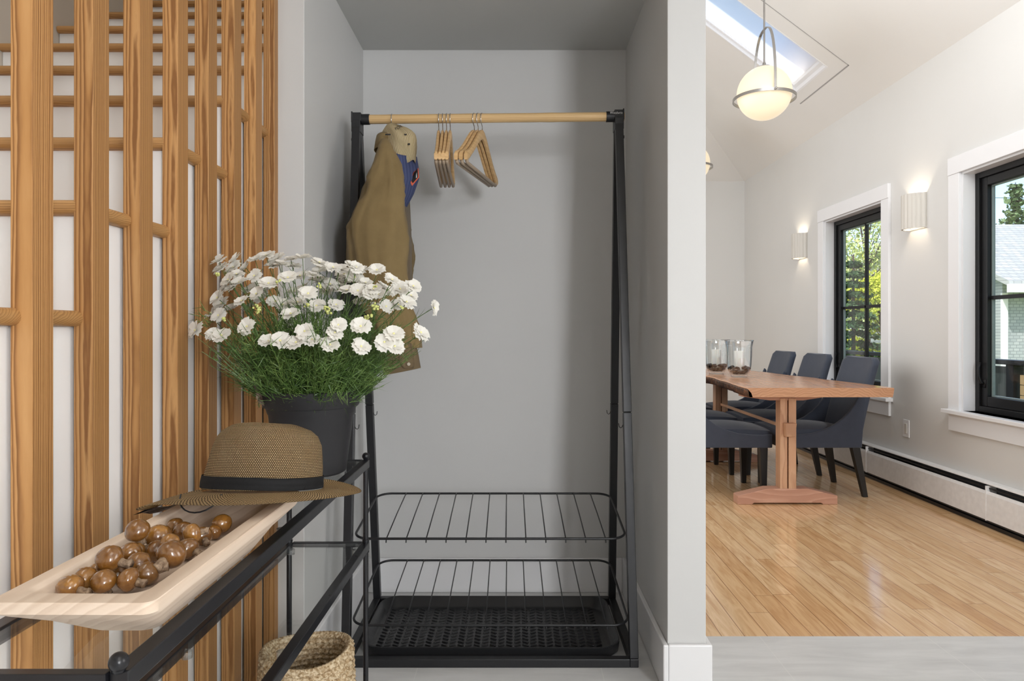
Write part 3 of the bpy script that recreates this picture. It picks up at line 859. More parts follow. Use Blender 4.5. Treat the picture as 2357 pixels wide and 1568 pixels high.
# flower places: picture x, y (zoomed frame), facing
FP = [(235,118),(343,110),(470,110),(540,85),(580,150),(700,110),(775,100),(250,165),(330,160),(410,160),(300,240),(350,205),(465,215),(555,265),(680,228),(715,150),(760,215),(840,210),(885,185),(970,160),(1010,175),(1045,205),(1085,150),(1150,180),(1110,225),(1180,260),(1253,178),(1348,238),(1485,280),(1400,300),(1470,340),(1440,385),(1617,418),(1290,290),(1260,335),(1210,330),(1130,310),(1060,310),(1160,380),(950,270),(925,310),(1000,300),(860,240),(720,315),(775,290),(745,385),(865,408),(990,400),(600,380),(510,360),(450,300),(540,310),(385,375),(230,355),(310,430),(185,455),(235,470),(255,395),(325,290),(420,540),(560,635),(630,635),(735,645),(790,570),(835,625),(950,660),(1005,530),(1150,670),(1300,640),(1360,590),(1365,670),(1530,580),(90,565),(200,590),(255,600),(440,410),(1310,410),(1390,400),(1245,410),(980,580),(1150,540),(700,460),(480,330),(880,130),(925,165),(640,140),(610,110),(1120,160),(1230,300),(500,260),(370,260),(810,330),(890,250),(1050,255),(1160,320),(1330,310),(280,290),(650,400)]
def petal_mat():
    t = NT('white_petal'); v = t.obj(); n1 = t.noise(v, 160, 2)
    c = t.mix(n1, lin(254, 253, 250), lin(246, 243, 233)); t.t.nodes.remove(t.b)
    df = t.n('BsdfDiffuse'); tl = t.n('BsdfTranslucent'); mx = t.n('MixShader'); mx.inputs[0].default_value = .32
    t.l(c, df.inputs[0]); t.l(c, tl.inputs[0]); t.l(df.outputs[0], mx.inputs[1]); t.l(tl.outputs[0], mx.inputs[2]); t.l(mx.outputs[0], t.out.inputs[0])
    return t.m
PM = petal_mat()
t = NT('yellow_green_centre'); t.set(**{'Base Color': lin(240, 234, 170), 'Roughness': .7}); CM = t.m
t = NT('green_stem'); t.set(**{'Base Color': lin(78, 104, 50), 'Roughness': .5}); GM = t.m
def mk(name, bm, mat):
    me = bpy.data.meshes.new(name); bm.to_mesh(me); bm.free(); me.materials.append(mat)
    for p in me.polygons: p.use_smooth = True
    return me
def fm(seed):
    r = random.Random(seed); bm = NB()
    for layer, (np_, Lp, cup, wd) in enumerate(((8, .0158, .30, .0076), (6, .0118, .62, .0062))):
        for k in range(np_):
            a = 2*PI*(k+.5*layer)/np_+r.uniform(-.15, .15); d = Vector((math.cos(a), math.sin(a), 0)); s = Vector((-d.y, d.x, 0))
            cu = cup+r.uniform(-.18, .28); L = Lp*r.uniform(.9, 1.1); G = []
            for i in range(5):
                u = i/4; row = []
                for j in range(5):
                    q = (j-2)/2; ww = wd*(.25+.75*math.sin(min(1, u*1.25)*PI/2)); uu = u
                    if i == 4: uu = u-(.075 if j % 2 else 0)-.07*abs(q)
                    z = L*(cu*uu*.7+.3*cu*uu*uu-.2*uu**3)+.0012*q*q*(1-u)+(.0006 if j % 2 else -.0004)*u
                    row.append(bm.verts.new(d*(L*uu*math.cos(cu*.45))+s*ww*q+Vector((0, 0, z+.001*layer))))
                G.append(row)
            for i in range(4):
                for j in range(4): bm.faces.new((G[i][j], G[i+1][j], G[i+1][j+1], G[i][j+1]))
    return mk('flower_mesh', bm, PM)
fmeshes = [fm(s) for s in (1, 2, 3, 4)]
bm = NB(); sphere(bm, (0, 0, .0022), .0018, 10, 6, (1, 1, .9)); cmesh = mk('centre_mesh', bm, CM)
wPC = wmat(pf).inverted()
stem_tops = []
bmL = NB()
for i, (zx, zy) in enumerate(FP):
    px, py = 420+zx/2.8, 560+zy/2.8
    low = smoothstep(420, 560, zy)
    # depth: lower blooms stand on the near side of the clump, upper ones anywhere on it
    e = max(.0, 1-((zx-850)/800)**2)**.5
    if low > .5: dy = -.15*e-.02
    else: dy = rnd.uniform(-.12, .15)*e
    if zy < 180: dy = abs(dy)*.6
    zy += 0
    Y = PC.y+dy
    p = Vector(((px-1187)/1600*Y, Y, CAMZ+(763-py)/1600*Y))
    o = bpy.data.objects.new('flower', fmeshes[i % 4]); C.objects.link(o); o.parent = pf
    out = Vector((p.x-PC.x, (p.y-PC.y)*.8, .10+.25*(p.z-PC.z)))
    fac = out.normalized()*.8+Vector((rnd.uniform(-.5, .5), -.75+rnd.uniform(-.4, .4), .35+rnd.uniform(-.3, .3)))
    if zx > 1590: fac = Vector((1, -.3, .15))
    q = fac.to_track_quat('Z', 'Y'); o.location = wPC @ p; o.rotation_euler = (q @ Matrix.Rotation(rnd.uniform(0, 6), 3, 'Z').to_quaternion()).to_euler()
    sc = rnd.uniform(1.15, 1.5); o.scale = (sc, sc, sc)
    c = bpy.data.objects.new('flower_centre', cmesh); C.objects.link(c); c.parent = o
    # stem
    base_ = Vector((PC.x+rnd.uniform(-.06, .06), PC.y+rnd.uniform(-.06, .06), PC.z+.155))
    base_.x += (p.x-PC.x)*.18
    mid = base_.lerp(p, .5)+Vector(((p.x-PC.x)*(-.10), 0, .03)); bm = NB()
    n_ = fac.normalized()
    ctl = p-n_*.03 - Vector((0, 0, .012))
    pts = []
    for k in range(11):
        u = k/10
        a_ = base_.lerp(mid, u); b_ = mid.lerp(ctl, u); c_ = ctl.lerp(p, u)
        pts.append((a_.lerp(b_, u)).lerp(b_.lerp(c_, u), u))
    tube(bm, pts, [.0011-.0003*k/10 for k in range(11)], 5)
    for v in bm.verts: v.co = wPC @ v.co
    me = mk('stem_mesh', bm, GM)
    s_ = bpy.data.objects.new('stem', me); C.objects.link(s_); s_.parent = o
    s_.matrix_parent_inverse = (Matrix.LocRotScale(o.location, o.rotation_euler, o.scale)).inverted()
    for k in range(2, 10):
        if k < 8 or rnd.random() < .5:
            for _ in range(4 if k < 7 else 2):
                dd = (pts[k]-pts[k-1]).normalized()*.8+Vector((rnd.uniform(-1, 1), rnd.uniform(-1, 1), rnd.uniform(-.3, .6)))*.8
                blade(bmL, pts[k].lerp(pts[k-1], rnd.random()), dd, rnd.uniform(.018, .038), .0008, rnd.uniform(-.5, .5))
    stem_tops.append(p)
# feathery foliage
for i in range(900):
    a = rnd.uniform(0, 2*PI); rr = math.sqrt(rnd.random())*.09
    b = Vector((PC.x+rr*math.cos(a), PC.y+rr*math.sin(a), PC.z+.150))
    spread = rr/.09
    tilt = spread*rnd.uniform(.35, .95)
    d = Vector((math.cos(a)*tilt*1.15, math.sin(a)*tilt*.9, 1)).normalized()
    L = rnd.uniform(.07, .27)*(1-.2*spread)
    pts = [b+d*L*u+Vector((rnd.uniform(-1, 1), rnd.uniform(-1, 1), 0))*.004*u+Vector((math.cos(a), math.sin(a), -.4))*.02*spread*u*u for u in (0, .2, .4, .6, .8, 1)]
    tube(bmL, pts, [.0011, .001, .0009, .0008, .0006, .0004], 3, cap=False)
    for k in range(1, 6):
        for _ in range(3):
            dd = d*.45+Vector((rnd.uniform(-1, 1), rnd.uniform(-1, 1), rnd.uniform(-.2, .7)))
            blade(bmL, pts[k].lerp(pts[k-1], rnd.random()), dd, rnd.uniform(.014, .036), .0009, rnd.uniform(-1.1, 1.1), 3)
# drooping sprigs left and right, one over the rim
for (x, y, z, L, dx, dz) in ((-.70, 1.56, 1.13, 24, -.7, .3), (-.298, 1.60, 1.075, 22, 1, -.05), (-.36, 1.50, 1.00, 26, .6, -.6), (-.38, 1.47, .965, 26, .3, -.8), (-.56, 1.50, 1.02, 22, -.5, -.5), (-.575, 1.52, .985, 20, -.4, -.7)):
    for _ in range(L):
        p = Vector((x, y, z))+Vector((rnd.gauss(0, .012), rnd.gauss(0, .012), rnd.gauss(0, .012)))
        blade(bmL, p, Vector((dx, rnd.uniform(-.5, .5), dz))+Vector((rnd.uniform(-.6, .6), rnd.uniform(-.4, .4), rnd.uniform(-.6, .6))), rnd.uniform(.015, .034), .0009, rnd.uniform(-.4, .4))
o = obj('foliage', bmL, LM, pf); o['kind'] = 'stuff'
# tiny yellow-green buds
t = NT('pale_green_buds'); t.set(**{'Base Color': lin(206, 212, 130), 'Roughness': .6}); BUD = t.m
for (zx, zy) in ((230,210),(470,410),(495,440),(500,420),(800,405),(935,425),(945,440),(925,410),(1190,480),(1205,470),(1180,500),(1245,290),(1235,400),(1250,420),(1410,420),(260,490),(620,250),(880,270)):
    bm = NB()
    for _ in range(4):
        px, py = 420+(zx+rnd.uniform(-14, 14))/2.8, 560+(zy+rnd.uniform(-14, 14))/2.8; Y = PC.y-.12+rnd.uniform(-.02, .03)
        sphere(bm, ((px-1187)/1600*Y, Y, CAMZ+(763-py)/1600*Y), rnd.uniform(.0022, .0034), 7, 5)
    obj('bud_cluster', bm, BUD, pf, smooth=True)
# dry paper wrapper scrap at the rim
bm = NB(); rows = []
for i in range(6):
    u = i/5; rows.append([Vector((-.578+.018*u+.002*math.sin(i*3), 1.52-.01*u, 1.0-.055*u)), Vector((-.566+.020*u, 1.53-.012*u, .995-.058*u+.003*math.cos(i*2)))])
V = [[bm.verts.new(p) for p in r] for r in rows]
for i in range(5): bm.faces.new((V[i][0], V[i+1][0], V[i+1][1], V[i][1]))
bmesh.ops.solidify(bm, geom=bm.faces[:], thickness=.0008)
t = NT('dry_paper_label'); t.set(**{'Base Color': t.ramp(t.noise(t.obj(), 90, 2), [(.4, lin(120, 96, 82)), (.6, lin(206, 184, 168))]), 'Roughness': .5})
obj('plant_label', bm, t.m, pf, smooth=True)

def text_mesh(name, body, size, ext, mat, parent, loc, rot, sx=1):
    fc = bpy.data.curves.new('t', 'FONT'); fc.body = body; fc.size = size; fc.extrude = ext; fc.align_x = 'CENTER'
    fo = bpy.data.objects.new('t', fc); C.objects.link(fo); bpy.context.view_layer.update()
    me = bpy.data.meshes.new_from_object(fo.evaluated_get(bpy.context.evaluated_depsgraph_get())); me.name = name
    bpy.data.objects.remove(fo); bpy.data.curves.remove(fc)
    me.materials.clear(); me.materials.append(mat)
    o = bpy.data.objects.new(name, me); C.objects.link(o); o.parent = parent
    o.location = wmat(parent).inverted() @ Vector(loc); o.rotation_euler = rot; o.scale = (sx, 1, 1); return o

# ================================================================== CLOTHES RACK
FY, BY, MY = 2.285, 2.805, 2.540
LX, RX_, TLX, TRX = -.558, .388, -.578, .375      # post centres at the foot and at the top
def rodz(x): return 1.8795+(.011)*(x+.10)
rk = thing('clothes_rack', (-.09, 2.54, 0), label='black metal A-frame clothes rack with a bamboo rod standing in the niche', cat='clothes rack')
w = .028
def leg_pts(bx, tx, by):
    sgn = -1 if by < MY else 1
    return Vector((bx, by, w)), Vector((tx, MY+sgn*.017, rodz(tx)-.035))
for bx, tx in ((LX, TLX), (RX_, TRX)):
    for by in (FY, BY):
        a, b = leg_pts(bx, tx, by)
        bm = NB(); m = a.lerp(b, .435); bar(bm, a, m, w, w, up=(1, 0, 0)); m2 = m+(b-m).normalized()*.003; bar(bm, m, m2, w-.004, w-.004, up=(1, 0, 0)); bar(bm, m2, b, w, w, up=(1, 0, 0))
        g = obj('leg', bm, M['black'], rk, bevel=.002)
        # wire hook on the inner side of each post
        sg = 1 if bx < 0 else -1
        hp = a.lerp(b, .43); hx = hp.x+sg*w/2
        bm = NB(); pts = [(hx, hp.y, hp.z-.002), (hx+sg*.003, hp.y, hp.z-.010), (hx+sg*.008, hp.y, hp.z-.013), (hx+sg*.013, hp.y, hp.z-.009), (hx+sg*.015, hp.y, hp.z+.003)]
        tube(bm, [Vector(p)+Vector((0, 0, -.02 if by > MY else -.03)) for p in pts], .0014, 6); obj('hook', bm, M['black'], g)
    # side foot rail
    bm = NB(); bar(bm, (bx, FY-w/2, w/2), (bx, BY+w/2, w/2), w, w); obj('side_rail', bm, M['black'], rk, bevel=.002)
    # head bracket
    bm = NB(); zc = rodz(tx); sg = 1 if bx < 0 else -1
    box(bm, tx-.016, tx+.016, MY-.030, MY+.030, zc-.052, zc-.010)
    box(bm, tx-.016, tx+.016, MY-.0195, MY+.0195, zc-.02, zc+.0205)
    box(bm, tx-.019 if sg > 0 else tx+.014, tx-.014 if sg > 0 else tx+.019, MY-.021, MY+.021, zc-.016, zc+.024)
    tube(bm, [(tx, MY, zc), (tx+sg*.045, MY, rodz(tx+sg*.045))], .0193, 24)
    br = obj('bracket', bm, M['black'], rk, bevel=.0012)
    bm = NB(); tube(bm, [(tx-sg*.016, MY-.004, zc-.075), (tx-sg*.021, MY-.004, zc-.075)], .006, 12); obj('bolt', bm, M['black'], br)
    if sg < 0:
        t = NT('pale_print'); t.set(**{'Base Color': lin(225, 225, 225), 'Roughness': .5})
        text_mesh('printed_mark', 'Woodwrin', .0125, .0002, t.m, br, (tx-.010, MY-.0206, zc+.004), (PI/2, 0, 0), .82)
for by in (FY, BY):
    bm = NB(); bar(bm, (LX+w/2, by, w/2), (RX_-w/2, by, w/2), w, w); obj('foot_rail', bm, M['black'], rk, bevel=.002)
bm = NB(); n_ = 26; tube(bm, [(-.598+.994*i/n_, MY, rodz(-.598+.994*i/n_)) for i in range(n_+1)], [.0165+(.0006 if i in (4, 11, 12, 19) else 0) for i in range(n_+1)], 24)
obj('rod', bm, M['bamboo'], rk, auto=50)
# wire shelves, sloping up to the back
def shelf(zf, zb, yf, yb, x0, x1):
    loop = rrect(x0, x1, yf, yb, .055, 0, 8)
    zz = lambda y: zf+(zb-zf)*(y-yf)/(yb-yf)
    bm = NB(); tube(bm, [(x, y, zz(y)) for x, y, z in loop], .0042, 10, closed=True)
    s_ = obj('shelf', bm, M['black'], rk, smooth=True)
    for i in range(12):
        x = -.4335+.0668*i; xb = x*.99-.004
        bm = NB(); tube(bm, [(x, yf-.002, zz(yf)-.013), (x, yf+.001, zz(yf)-.006), (x, yf+.006, zz(yf)-.001), ((x+xb)/2, (yf+yb)/2, zz((yf+yb)/2)+.004), (xb, yb-.004, zz(yb)+.003), (xb, yb, zz(yb)-.004)], .0021, 7)
        obj('wire', bm, M['black'], s_, smooth=True)
shelf(.406, .457, 2.326, 2.757, -.545, .372)
shelf(.131, .181, 2.292, 2.790, -.545, .376)

# ------------------------------------------------------------------ boot tray
bm = NB()
def wl(d, z, wave=0):
    L_ = rrect(-.527+d, .357-d, 2.318+d, 2.772-d, .075-d*.6, z, 12); out = []
    for x, y, zz in L_:
        out.append((x, y, zz+wave*(.5+.5*math.cos(x*15+1.0))))
    return out
bl = [wl(.016, .001), wl(.004, .012), wl(0, .034, .012), wl(.003, .036, .012), wl(.007, .034, .012), wl(.020, .012), wl(.028, .0075)]
loft(bm, bl, True, True)
rub = NT('black_rubber'); nz = rub.noise(rub.obj(), 120, 3); rub.set(**{'Base Color': (.014, .0145, .016, 1), 'Roughness': rub.math('MULTIPLY_ADD', nz, .2, .28), 'Specular IOR Level': .5}); rub.bump(rub.noise(rub.obj(), 500, 2), .15, .001); rub = rub.m
bt_ = thing('boot_tray', (-.085, 2.545, 0), label='black rubber boot tray with herringbone tread on the floor inside the rack base', cat='boot tray')
obj('tray_body', bm, rub, bt_, auto=50)
bm = NB()
for j in range(15):
    for i in range(28):
        x = -.475+.0283*i; y = 2.365+.0255*j; s_ = 1 if (i) % 2 else -1
        if abs(x+.085) > .40 and (y < 2.385 or y > 2.70): continue
        rot = Matrix.Rotation(s_*.55, 3, 'Z'); vs = obox(bm, (x, y, .0090), (.026, .0055, .004), rot)
        for v in vs[4:]: v.co = Vector((x, y, v.co.z)).lerp(v.co, .72); v.co.z = .0110
obj('tread_pattern', bm, rub, bt_)['kind'] = 'stuff'

# ================================================================== HANGERS
chrome = NT('chrome_wire'); chrome.set(**{'Base Color': (.62, .62, .62, 1), 'Metallic': 1.0, 'Roughness': .18}); chrome = chrome.m
def hanger_proto():
    """origin on the rod axis; the hanger spreads along local X"""
    root = thing('clothes_hanger')
    bm = NB(); pts = []
    for i in range(15):
        a = math.radians(-35+(215+0)*i/14); pts.append((.0215*math.cos(a), 0, .0215*math.sin(a)-.001+.000))
    pts = [( .0215*math.cos(math.radians(a)), 0, -.0035+.0215*math.sin(math.radians(a))) for a in range(-20, 185, 15)]
    pts += [(-.0213, 0, -.012), (-.016, 0, -.022), (-.006, 0, -.028), (0, 0, -.034), (0, 0, -.050)]
    tube(bm, pts, .0015, 8); obj('hook', bm, chrome, root, smooth=True)
    # arms: profile swept outwards, flat timber
    bm = NB(); th = .0115
    def arm(s):
        tab = [(0, -.046, .034), (.02, -.050, .036), (.05, -.068, .034), (.09, -.100, .031), (.13, -.132, .029), (.165, -.156, .029), (.188, -.168, .032), (.203, -.174, .033), (.210, -.182, .024)]
        rings = []
        for x, z, h in tab:
            t_ = th*(1.0+.12*smoothstep(.10, .2, x))
            rings.append([(s*x, t_/2*c_, z-h/2+h/2*s2) for c_, s2 in ((1, .55), (.62, 1), (-.62, 1), (-1, .55), (-1, -.55), (-.62, -1), (.62, -1), (1, -.55))])
        return rings
    full = arm(-1)[::-1]+arm(1)[1:]
    loft(bm, full, True, True)
    obj('shoulder', bm, M['hanger'], root, auto=45)
    bm = NB(); tube(bm, [(-.196, 0, -.196), (-.196, 0, -.208), (-.190, 0, -.2125), (.190, 0, -.2125), (.196, 0, -.208), (.196, 0, -.196)], .0062, 10); obj('trouser_bar', bm, M['hanger2'], root, smooth=True)
    return root
M['hanger2'] = paint('grey_beige_rubber', lin(170, 152, 132), .5, .1, 300)
h0 = hanger_proto(); hs = []
used = False
def place_hanger(x, ang, label, group, tilt=0):
    global used
    h = h0 if not used else copy_tree(h0); used = True
    h.location = (x, MY, rodz(x)+.0005); h.rotation_euler = (tilt, 0, ang); h.scale = (1, 1, .98)
    tag(h, label, 'hanger', group); return h
for i, x in enumerate((-.281, -.2665, -.2525, -.239)):
    place_hanger(x, PI/2+.065-.01*i, 'wooden hanger seen end on, %s in the bunch of four in mid rod' % ['leftmost', 'second from left', 'third from left', 'rightmost'][i], 'bunch of four wooden hangers', 0)
for i, x in enumerate((-.151, -.137, -.122)):
    place_hanger(x, PI/2-.245+.012*i, 'wooden hanger turned partly sideways, %s in the bunch of three' % ['leftmost', 'middle one', 'rightmost'][i], 'bunch of three wooden hangers')
ch = place_hanger(-.452, PI/2+.05, 'wooden hanger with chrome hook holding the olive shirt jacket at the left of the rod', None)

# ================================================================== SHIRT JACKET
def cloth(name, c1, c2, sc=1400):
    t = NT(name); v = t.obj(); n1 = t.noise(v, 14, 4, .6); n2 = t.noise(v, sc, 1)
    c = t.mix(n1, c1, c2); c = t.mix(t.math('MULTIPLY', n2, .25), c, tuple(x*1.4 for x in c1[:3])+(1,))
    t.set(**{'Base Color': c, 'Roughness': .85, 'Specular IOR Level': .15, 'Sheen Weight': .2}); t.bump(t.math('ADD', n2, t.math('MULTIPLY', n1, 3.0)), .22, .002); return t.m
OL = cloth('olive_brown_cotton', lin(184, 160, 114), lin(152, 130, 90)); OL2 = cloth('grey_brown_cotton', lin(158, 138, 108), lin(136, 118, 92))
jk = thing('shirt_jacket', (-.456, 2.54, 1.72), label='olive brown shirt jacket hanging on a hanger at the left end of the rod', cat='jacket')
def ring_e(cx, cy, z, rx, ry, n=28, fold=0, ph=0, nf=5, tilt=0):
    out = []
    for k in range(n):
        a = 2*PI*k/n; f = 1+fold*math.sin(nf*a+ph)+fold*.6*math.sin((nf+3)*a-ph*2+z*9)
        out.append(Vector((cx+rx*f*math.cos(a), cy+ry*f*math.sin(a), z+tilt*math.cos(a))))
    return out
bm = NB()
body = [(1.765, -.457, .030, .050), (1.758, -.457, .034, .10), (1.740, -.457, .036, .145), (1.715, -.456, .040, .185), (1.68, -.455, .043, .205), (1.60, -.452, .048, .205), (1.50, -.449, .052, .20), (1.40, -.447, .055, .20), (1.30, -.446, .055, .20), (1.2, -.447, .056, .20), (1.12, -.448, .058, .20), (1.06, -.449, .060, .20)]
loft(bm, [ring_e(cx, 2.575, z, rx, ry, 40, .05 if z < 1.7 else .01, z*6, 6) for z, cx, rx, ry in body], True, False)
bmesh.ops.solidify(bm, geom=bm.faces[:], thickness=.003)
obj('body', bm, OL2, jk, smooth=True)
def sleeve(yc, sx, name):
    tab = [(1.752, -.442, .016, .020, 0), (1.73, -.440, .026, .032, -.01), (1.66, -.437, .038, .044, -.03), (1.60, -.438, .048, .050, -.045), (1.55, -.443, .060, .054, -.05), (1.50, -.455, .074, .056, -.055),
           (1.455, -.460, .085, .056, -.06), (1.41, -.457, .091, .056, -.065), (1.36, -.454, .088, .055, -.065), (1.30, -.449, .083, .054, -.065), (1.24, -.441, .078, .052, -.06), (1.18, -.430, .073, .050, -.06), (1.12, -.412, .068, .047, -.055), (1.07, -.400, .064, .045, -.055), (1.045, -.395, .061, .043, -.055)]
    bm = NB(); rings = []
    for i, (z, cx, rx, ry, dy) in enumerate(tab):
        f = .035*smoothstep(0, 5, i)
        rings.append(ring_e(-.456+(cx+.456)*sx, yc+dy*(1 if yc < 2.5 else -1), z, rx, ry, 40, f, 1.3+z*5, 3))
    # refine
    fine = []
    for i in range(len(rings)-1):
        for q in range(6):
            u = q/6; fine.append([a.lerp(b, u) for a, b in zip(rings[i], rings[i+1])])
    fine.append(rings[-1])
    for i, ring in enumerate(fine):
        for k, v in enumerate(ring):
            a_ = 2*PI*k/40; d0 = 1-2*abs(noise.noise(Vector((math.cos(a_)*1.6, math.sin(a_)*1.6, v.z*2.6+yc)))); d1 = 1-2*abs(noise.noise(Vector((math.cos(a_)*2.6+4, math.sin(a_)*2.6, v.z*7+yc))))
            nv = Vector((math.cos(a_), math.sin(a_), 0))*((max(0, d0)**3*.020+max(0, d1)**3*.010)*smoothstep(1.74, 1.62, v.z)+(.0012 if abs(v.z-1.664) < .004 else 0)); v.x += nv.x; v.y += nv.y
            d = noise.noise(Vector((v.x*11, v.y*11, v.z*2.3)))*.020+noise.noise(Vector((v.x*9+3, v.y*9, v.z*5)))*.012
            d += .0035*math.sin(v.z*55+v.x*60)*smoothstep(1.25, 1.10, v.z)
            v.x += d*.45; v.y += d
    loft(bm, fine, True, False); bmesh.ops.solidify(bm, geom=bm.faces[:], thickness=.002)
    if yc > 2.5: 
        for v in bm.verts: v.co.x -= .065
    o = obj(name, bm, OL, jk, smooth=True)
    # cuff
    cy = yc-.055 if yc < 2.5 else yc+.055
    cuff = [(1.050, -.3945, .061, .040), (1.045, -.394, .0625, .0415), (1.005, -.386, .0625, .041), (.970, -.379, .0615, .040), (.966, -.378, .061, .039)]
    bm = NB(); loft(bm, [ring_e(-.456+(cx+.456)*sx, cy, z, rx, ry, 40, .01, 1, 3, tilt=.012) for z, cx, rx, ry in cuff], False, False)
    bmesh.ops.solidify(bm, geom=bm.faces[:], thickness=.0025)
    if yc > 2.5: 
        for v in bm.verts: v.co.x = -.515+(v.co.x+.456)*.7
    c = obj('cuff', bm, OL2, o, smooth=True)
    return o, c, cy
sl, cf, ccy = sleeve(2.37, 1, 'sleeve')
sleeve(2.775, .5, 'sleeve')
# placket strap and button on the near cuff
bm = NB()
def cuffpt(u, z):
    a = math.radians(-90+u); return Vector((-.378+(z-.97)*-.19+.0640*math.cos(a), ccy-.0+.0425*math.sin(a), z))
G = []
for i in range(9):
    z = .978+(1.062-.978)*i/8; hw = 24 if i > 1 else (14 if i == 0 else 21); G.append([bm.verts.new(cuffpt(28+hw*q/2, z)+Vector((0, -.0015, 0))) for q in (-2, -1, 0, 1, 2)])
for i in range(8):
    for j in range(4): bm.faces.new((G[i][j], G[i][j+1], G[i+1][j+1], G[i+1][j]))
bmesh.ops.solidify(bm, geom=bm.faces[:], thickness=.0022)
obj('placket', bm, OL2, sl, smooth=True)
bm = NB(); bc = cuffpt(28, .993); tube(bm, [bc+Vector((.0008, -.002, 0)), bc+Vector((.003, -.0065, 0))], .0055, 18); tube(bm, [bc+Vector((.003, -.0062, 0)), bc+Vector((.0033, -.0072, 0))], .0026, 12)
t = NT('grey_button'); t.set(**{'Base Color': lin(172, 160, 142), 'Roughness': .35}); obj('button', bm, t.m, sl)
# sleeve seam at the shoulder, collar flap and front edge
bm = NB(); rings = [ring_e(-.458, 2.46, z, rx, ry, 28, .02, 1, 4) for z, rx, ry in ((1.735, .040, .075), (1.765, .036, .068), (1.785, .032, .060), (1.79, .030, .056), (1.785, .027, .052), (1.75, .028, .056))]
loft(bm, rings, False, False); bmesh.ops.solidify(bm, geom=bm.faces[:], thickness=.002); obj('collar', bm, OL, jk, smooth=True)
bm = NB(); rows = []
for i in range(12):
    z = 1.56-.5*i/11; off = .006*math.sin(i*1.1); rows.append([Vector((-.405+off*.3, 2.40+off, z)), Vector((-.392+off*.6, 2.43, z-.006)), Vector((-.388+.004*math.sin(i), 2.475+off, z-.012))])
V = [[bm.verts.new(p) for p in r] for r in rows]
for i in range(11):
    for j in range(2): bm.faces.new((V[i][j], V[i][j+1], V[i+1][j+1], V[i+1][j]))
bmesh.ops.solidify(bm, geom=bm.faces[:], thickness=.003); obj('front_placket', bm, OL2, jk, smooth=True)

# ================================================================== CAP
cp = thing('cloth_cap', (-.41, 2.46, 1.62), label='cream peaked cap with a blue stitched brim, hung brim down beside the olive jacket', cat='cap')
def ribbed(name, c1, c2, fr):
    t = NT(name); uv = t.n('UVMap').outputs[0]; sep = t.n('SeparateXYZ'); t.l(uv, sep.inputs[0])
    s_ = t.math('SINE', t.math('MULTIPLY', sep.outputs[0], fr)); s2 = t.math('MULTIPLY_ADD', s_, .5, .5)
    t.set(**{'Base Color': t.mix(s2, c1, c2), 'Roughness': .85, 'Specular IOR Level': .1}); t.bump(s2, .5, .002); return t.m
CR = ribbed('cream_ribbed_cotton', lin(206, 180, 132), lin(250, 238, 204), 420)
BL = ribbed('blue_stitched_cotton', lin(94, 104, 146), lin(112, 122, 164), 90)
bm = NB(); ct_ = [(1.822, -.418, .012), (1.820, -.418, .026), (1.813, -.418, .040), (1.802, -.415, .052), (1.79, -.410, .0575), (1.772, -.405, .058), (1.752, -.401, .054), (1.73, -.396, .048), (1.71, -.390, .042), (1.695, -.387, .038), (1.682, -.385, .034)]
rings = []
for i, (z, cx, rx) in enumerate(ct_):
    ring = []
    for k in range(48):
        a = 2*PI*k/48; n_ = noise.noise(Vector((math.cos(a)*1.3, math.sin(a)*1.3, z*16)))
        f = 1+.30*n_+.05*math.sin(4*a+z*50)
        zz = z+.012*noise.noise(Vector((math.cos(a)*1.2+5, math.sin(a)*1.2, z*9)))+(.014*math.cos(a)*(i-6)/4 if i > 6 else 0)
        ring.append(Vector((cx+rx*f*math.cos(a), 2.445+rx*1.15*f*math.sin(a), zz)))
    rings.append(ring)
Rr = loft(bm, rings, True, False)
uvl = bm.loops.layers.uv.verify(); idx = {v: (k/48, i/10) for i, r in enumerate(Rr) for k, v in enumerate(r)}
for f_ in bm.faces:
    us = [idx[l.vert] for l in f_.loops]; mu = max(u[0] for u in us)
    for l, u in zip(f_.loops, us): l[uvl].uv = (u[0]+(1 if mu-u[0] > .5 else 0), u[1])
bmesh.ops.solidify(bm, geom=bm.faces[:], thickness=.002)
crown = obj('crown', bm, CR, cp, smooth=True)
# brim: curved plate, hanging down to a point
bm = NB(); G = []
left = [(0, -.4195, 1.712), (.25, -.418, 1.66), (.5, -.414, 1.61), (.75, -.409, 1.565), (1, -.400, 1.528)]
right = [(0, -.352, 1.722), (.25, -.345, 1.68), (.45, -.343, 1.645), (.7, -.362, 1.59), (1, -.395, 1.528)]
for i in range(17):
    u = i/16; lx, lz = interp(left, u); rx, rz = interp(right, u); row = []
    for j in range(9):
        q = j/8; cur = math.sin(PI*q); row.append(Vector((lx+(rx-lx)*q, 2.375+.10*q-.030*cur*(1-.4*u), lz+(rz-lz)*q-.010*cur*(1-u))))
    G.append([bm.verts.new(p) for p in row])
uvl = bm.loops.layers.uv.verify()
for i in range(16):
    for j in range(8):
        f_ = bm.faces.new((G[i][j], G[i][j+1], G[i+1][j+1], G[i+1][j]))
        for l, (a_, b_) in zip(f_.loops, ((i, j), (i, j+1), (i+1, j+1), (i+1, j))): l[uvl].uv = ((b_/8)*.6, a_/16)
bmesh.ops.solidify(bm, geom=bm.faces[:], thickness=.003)
brim = obj('brim', bm, BL, cp, smooth=True)
def surf(u, q, lift=.0025):
    lx, lz = interp(left, u); rx, rz = interp(right, u); cur = math.sin(PI*q)
    return Vector((lx+(rx-lx)*q, 2.375+.10*q-.030*cur*(1-.4*u)-lift, lz+(rz-lz)*q-.010*cur*(1-u)))
def patch(bm, uq, lift):
    vs = [bm.verts.new(surf(u, q, lift)) for u, q in uq]; bm.faces.new(vs)
bm = NB(); patch(bm, [(.34, .80), (.22, .99), (.42, 1.0), (.58, .82), (.54, .72)], .0042); bmesh.ops.solidify(bm, geom=bm.faces[:], thickness=.0012)
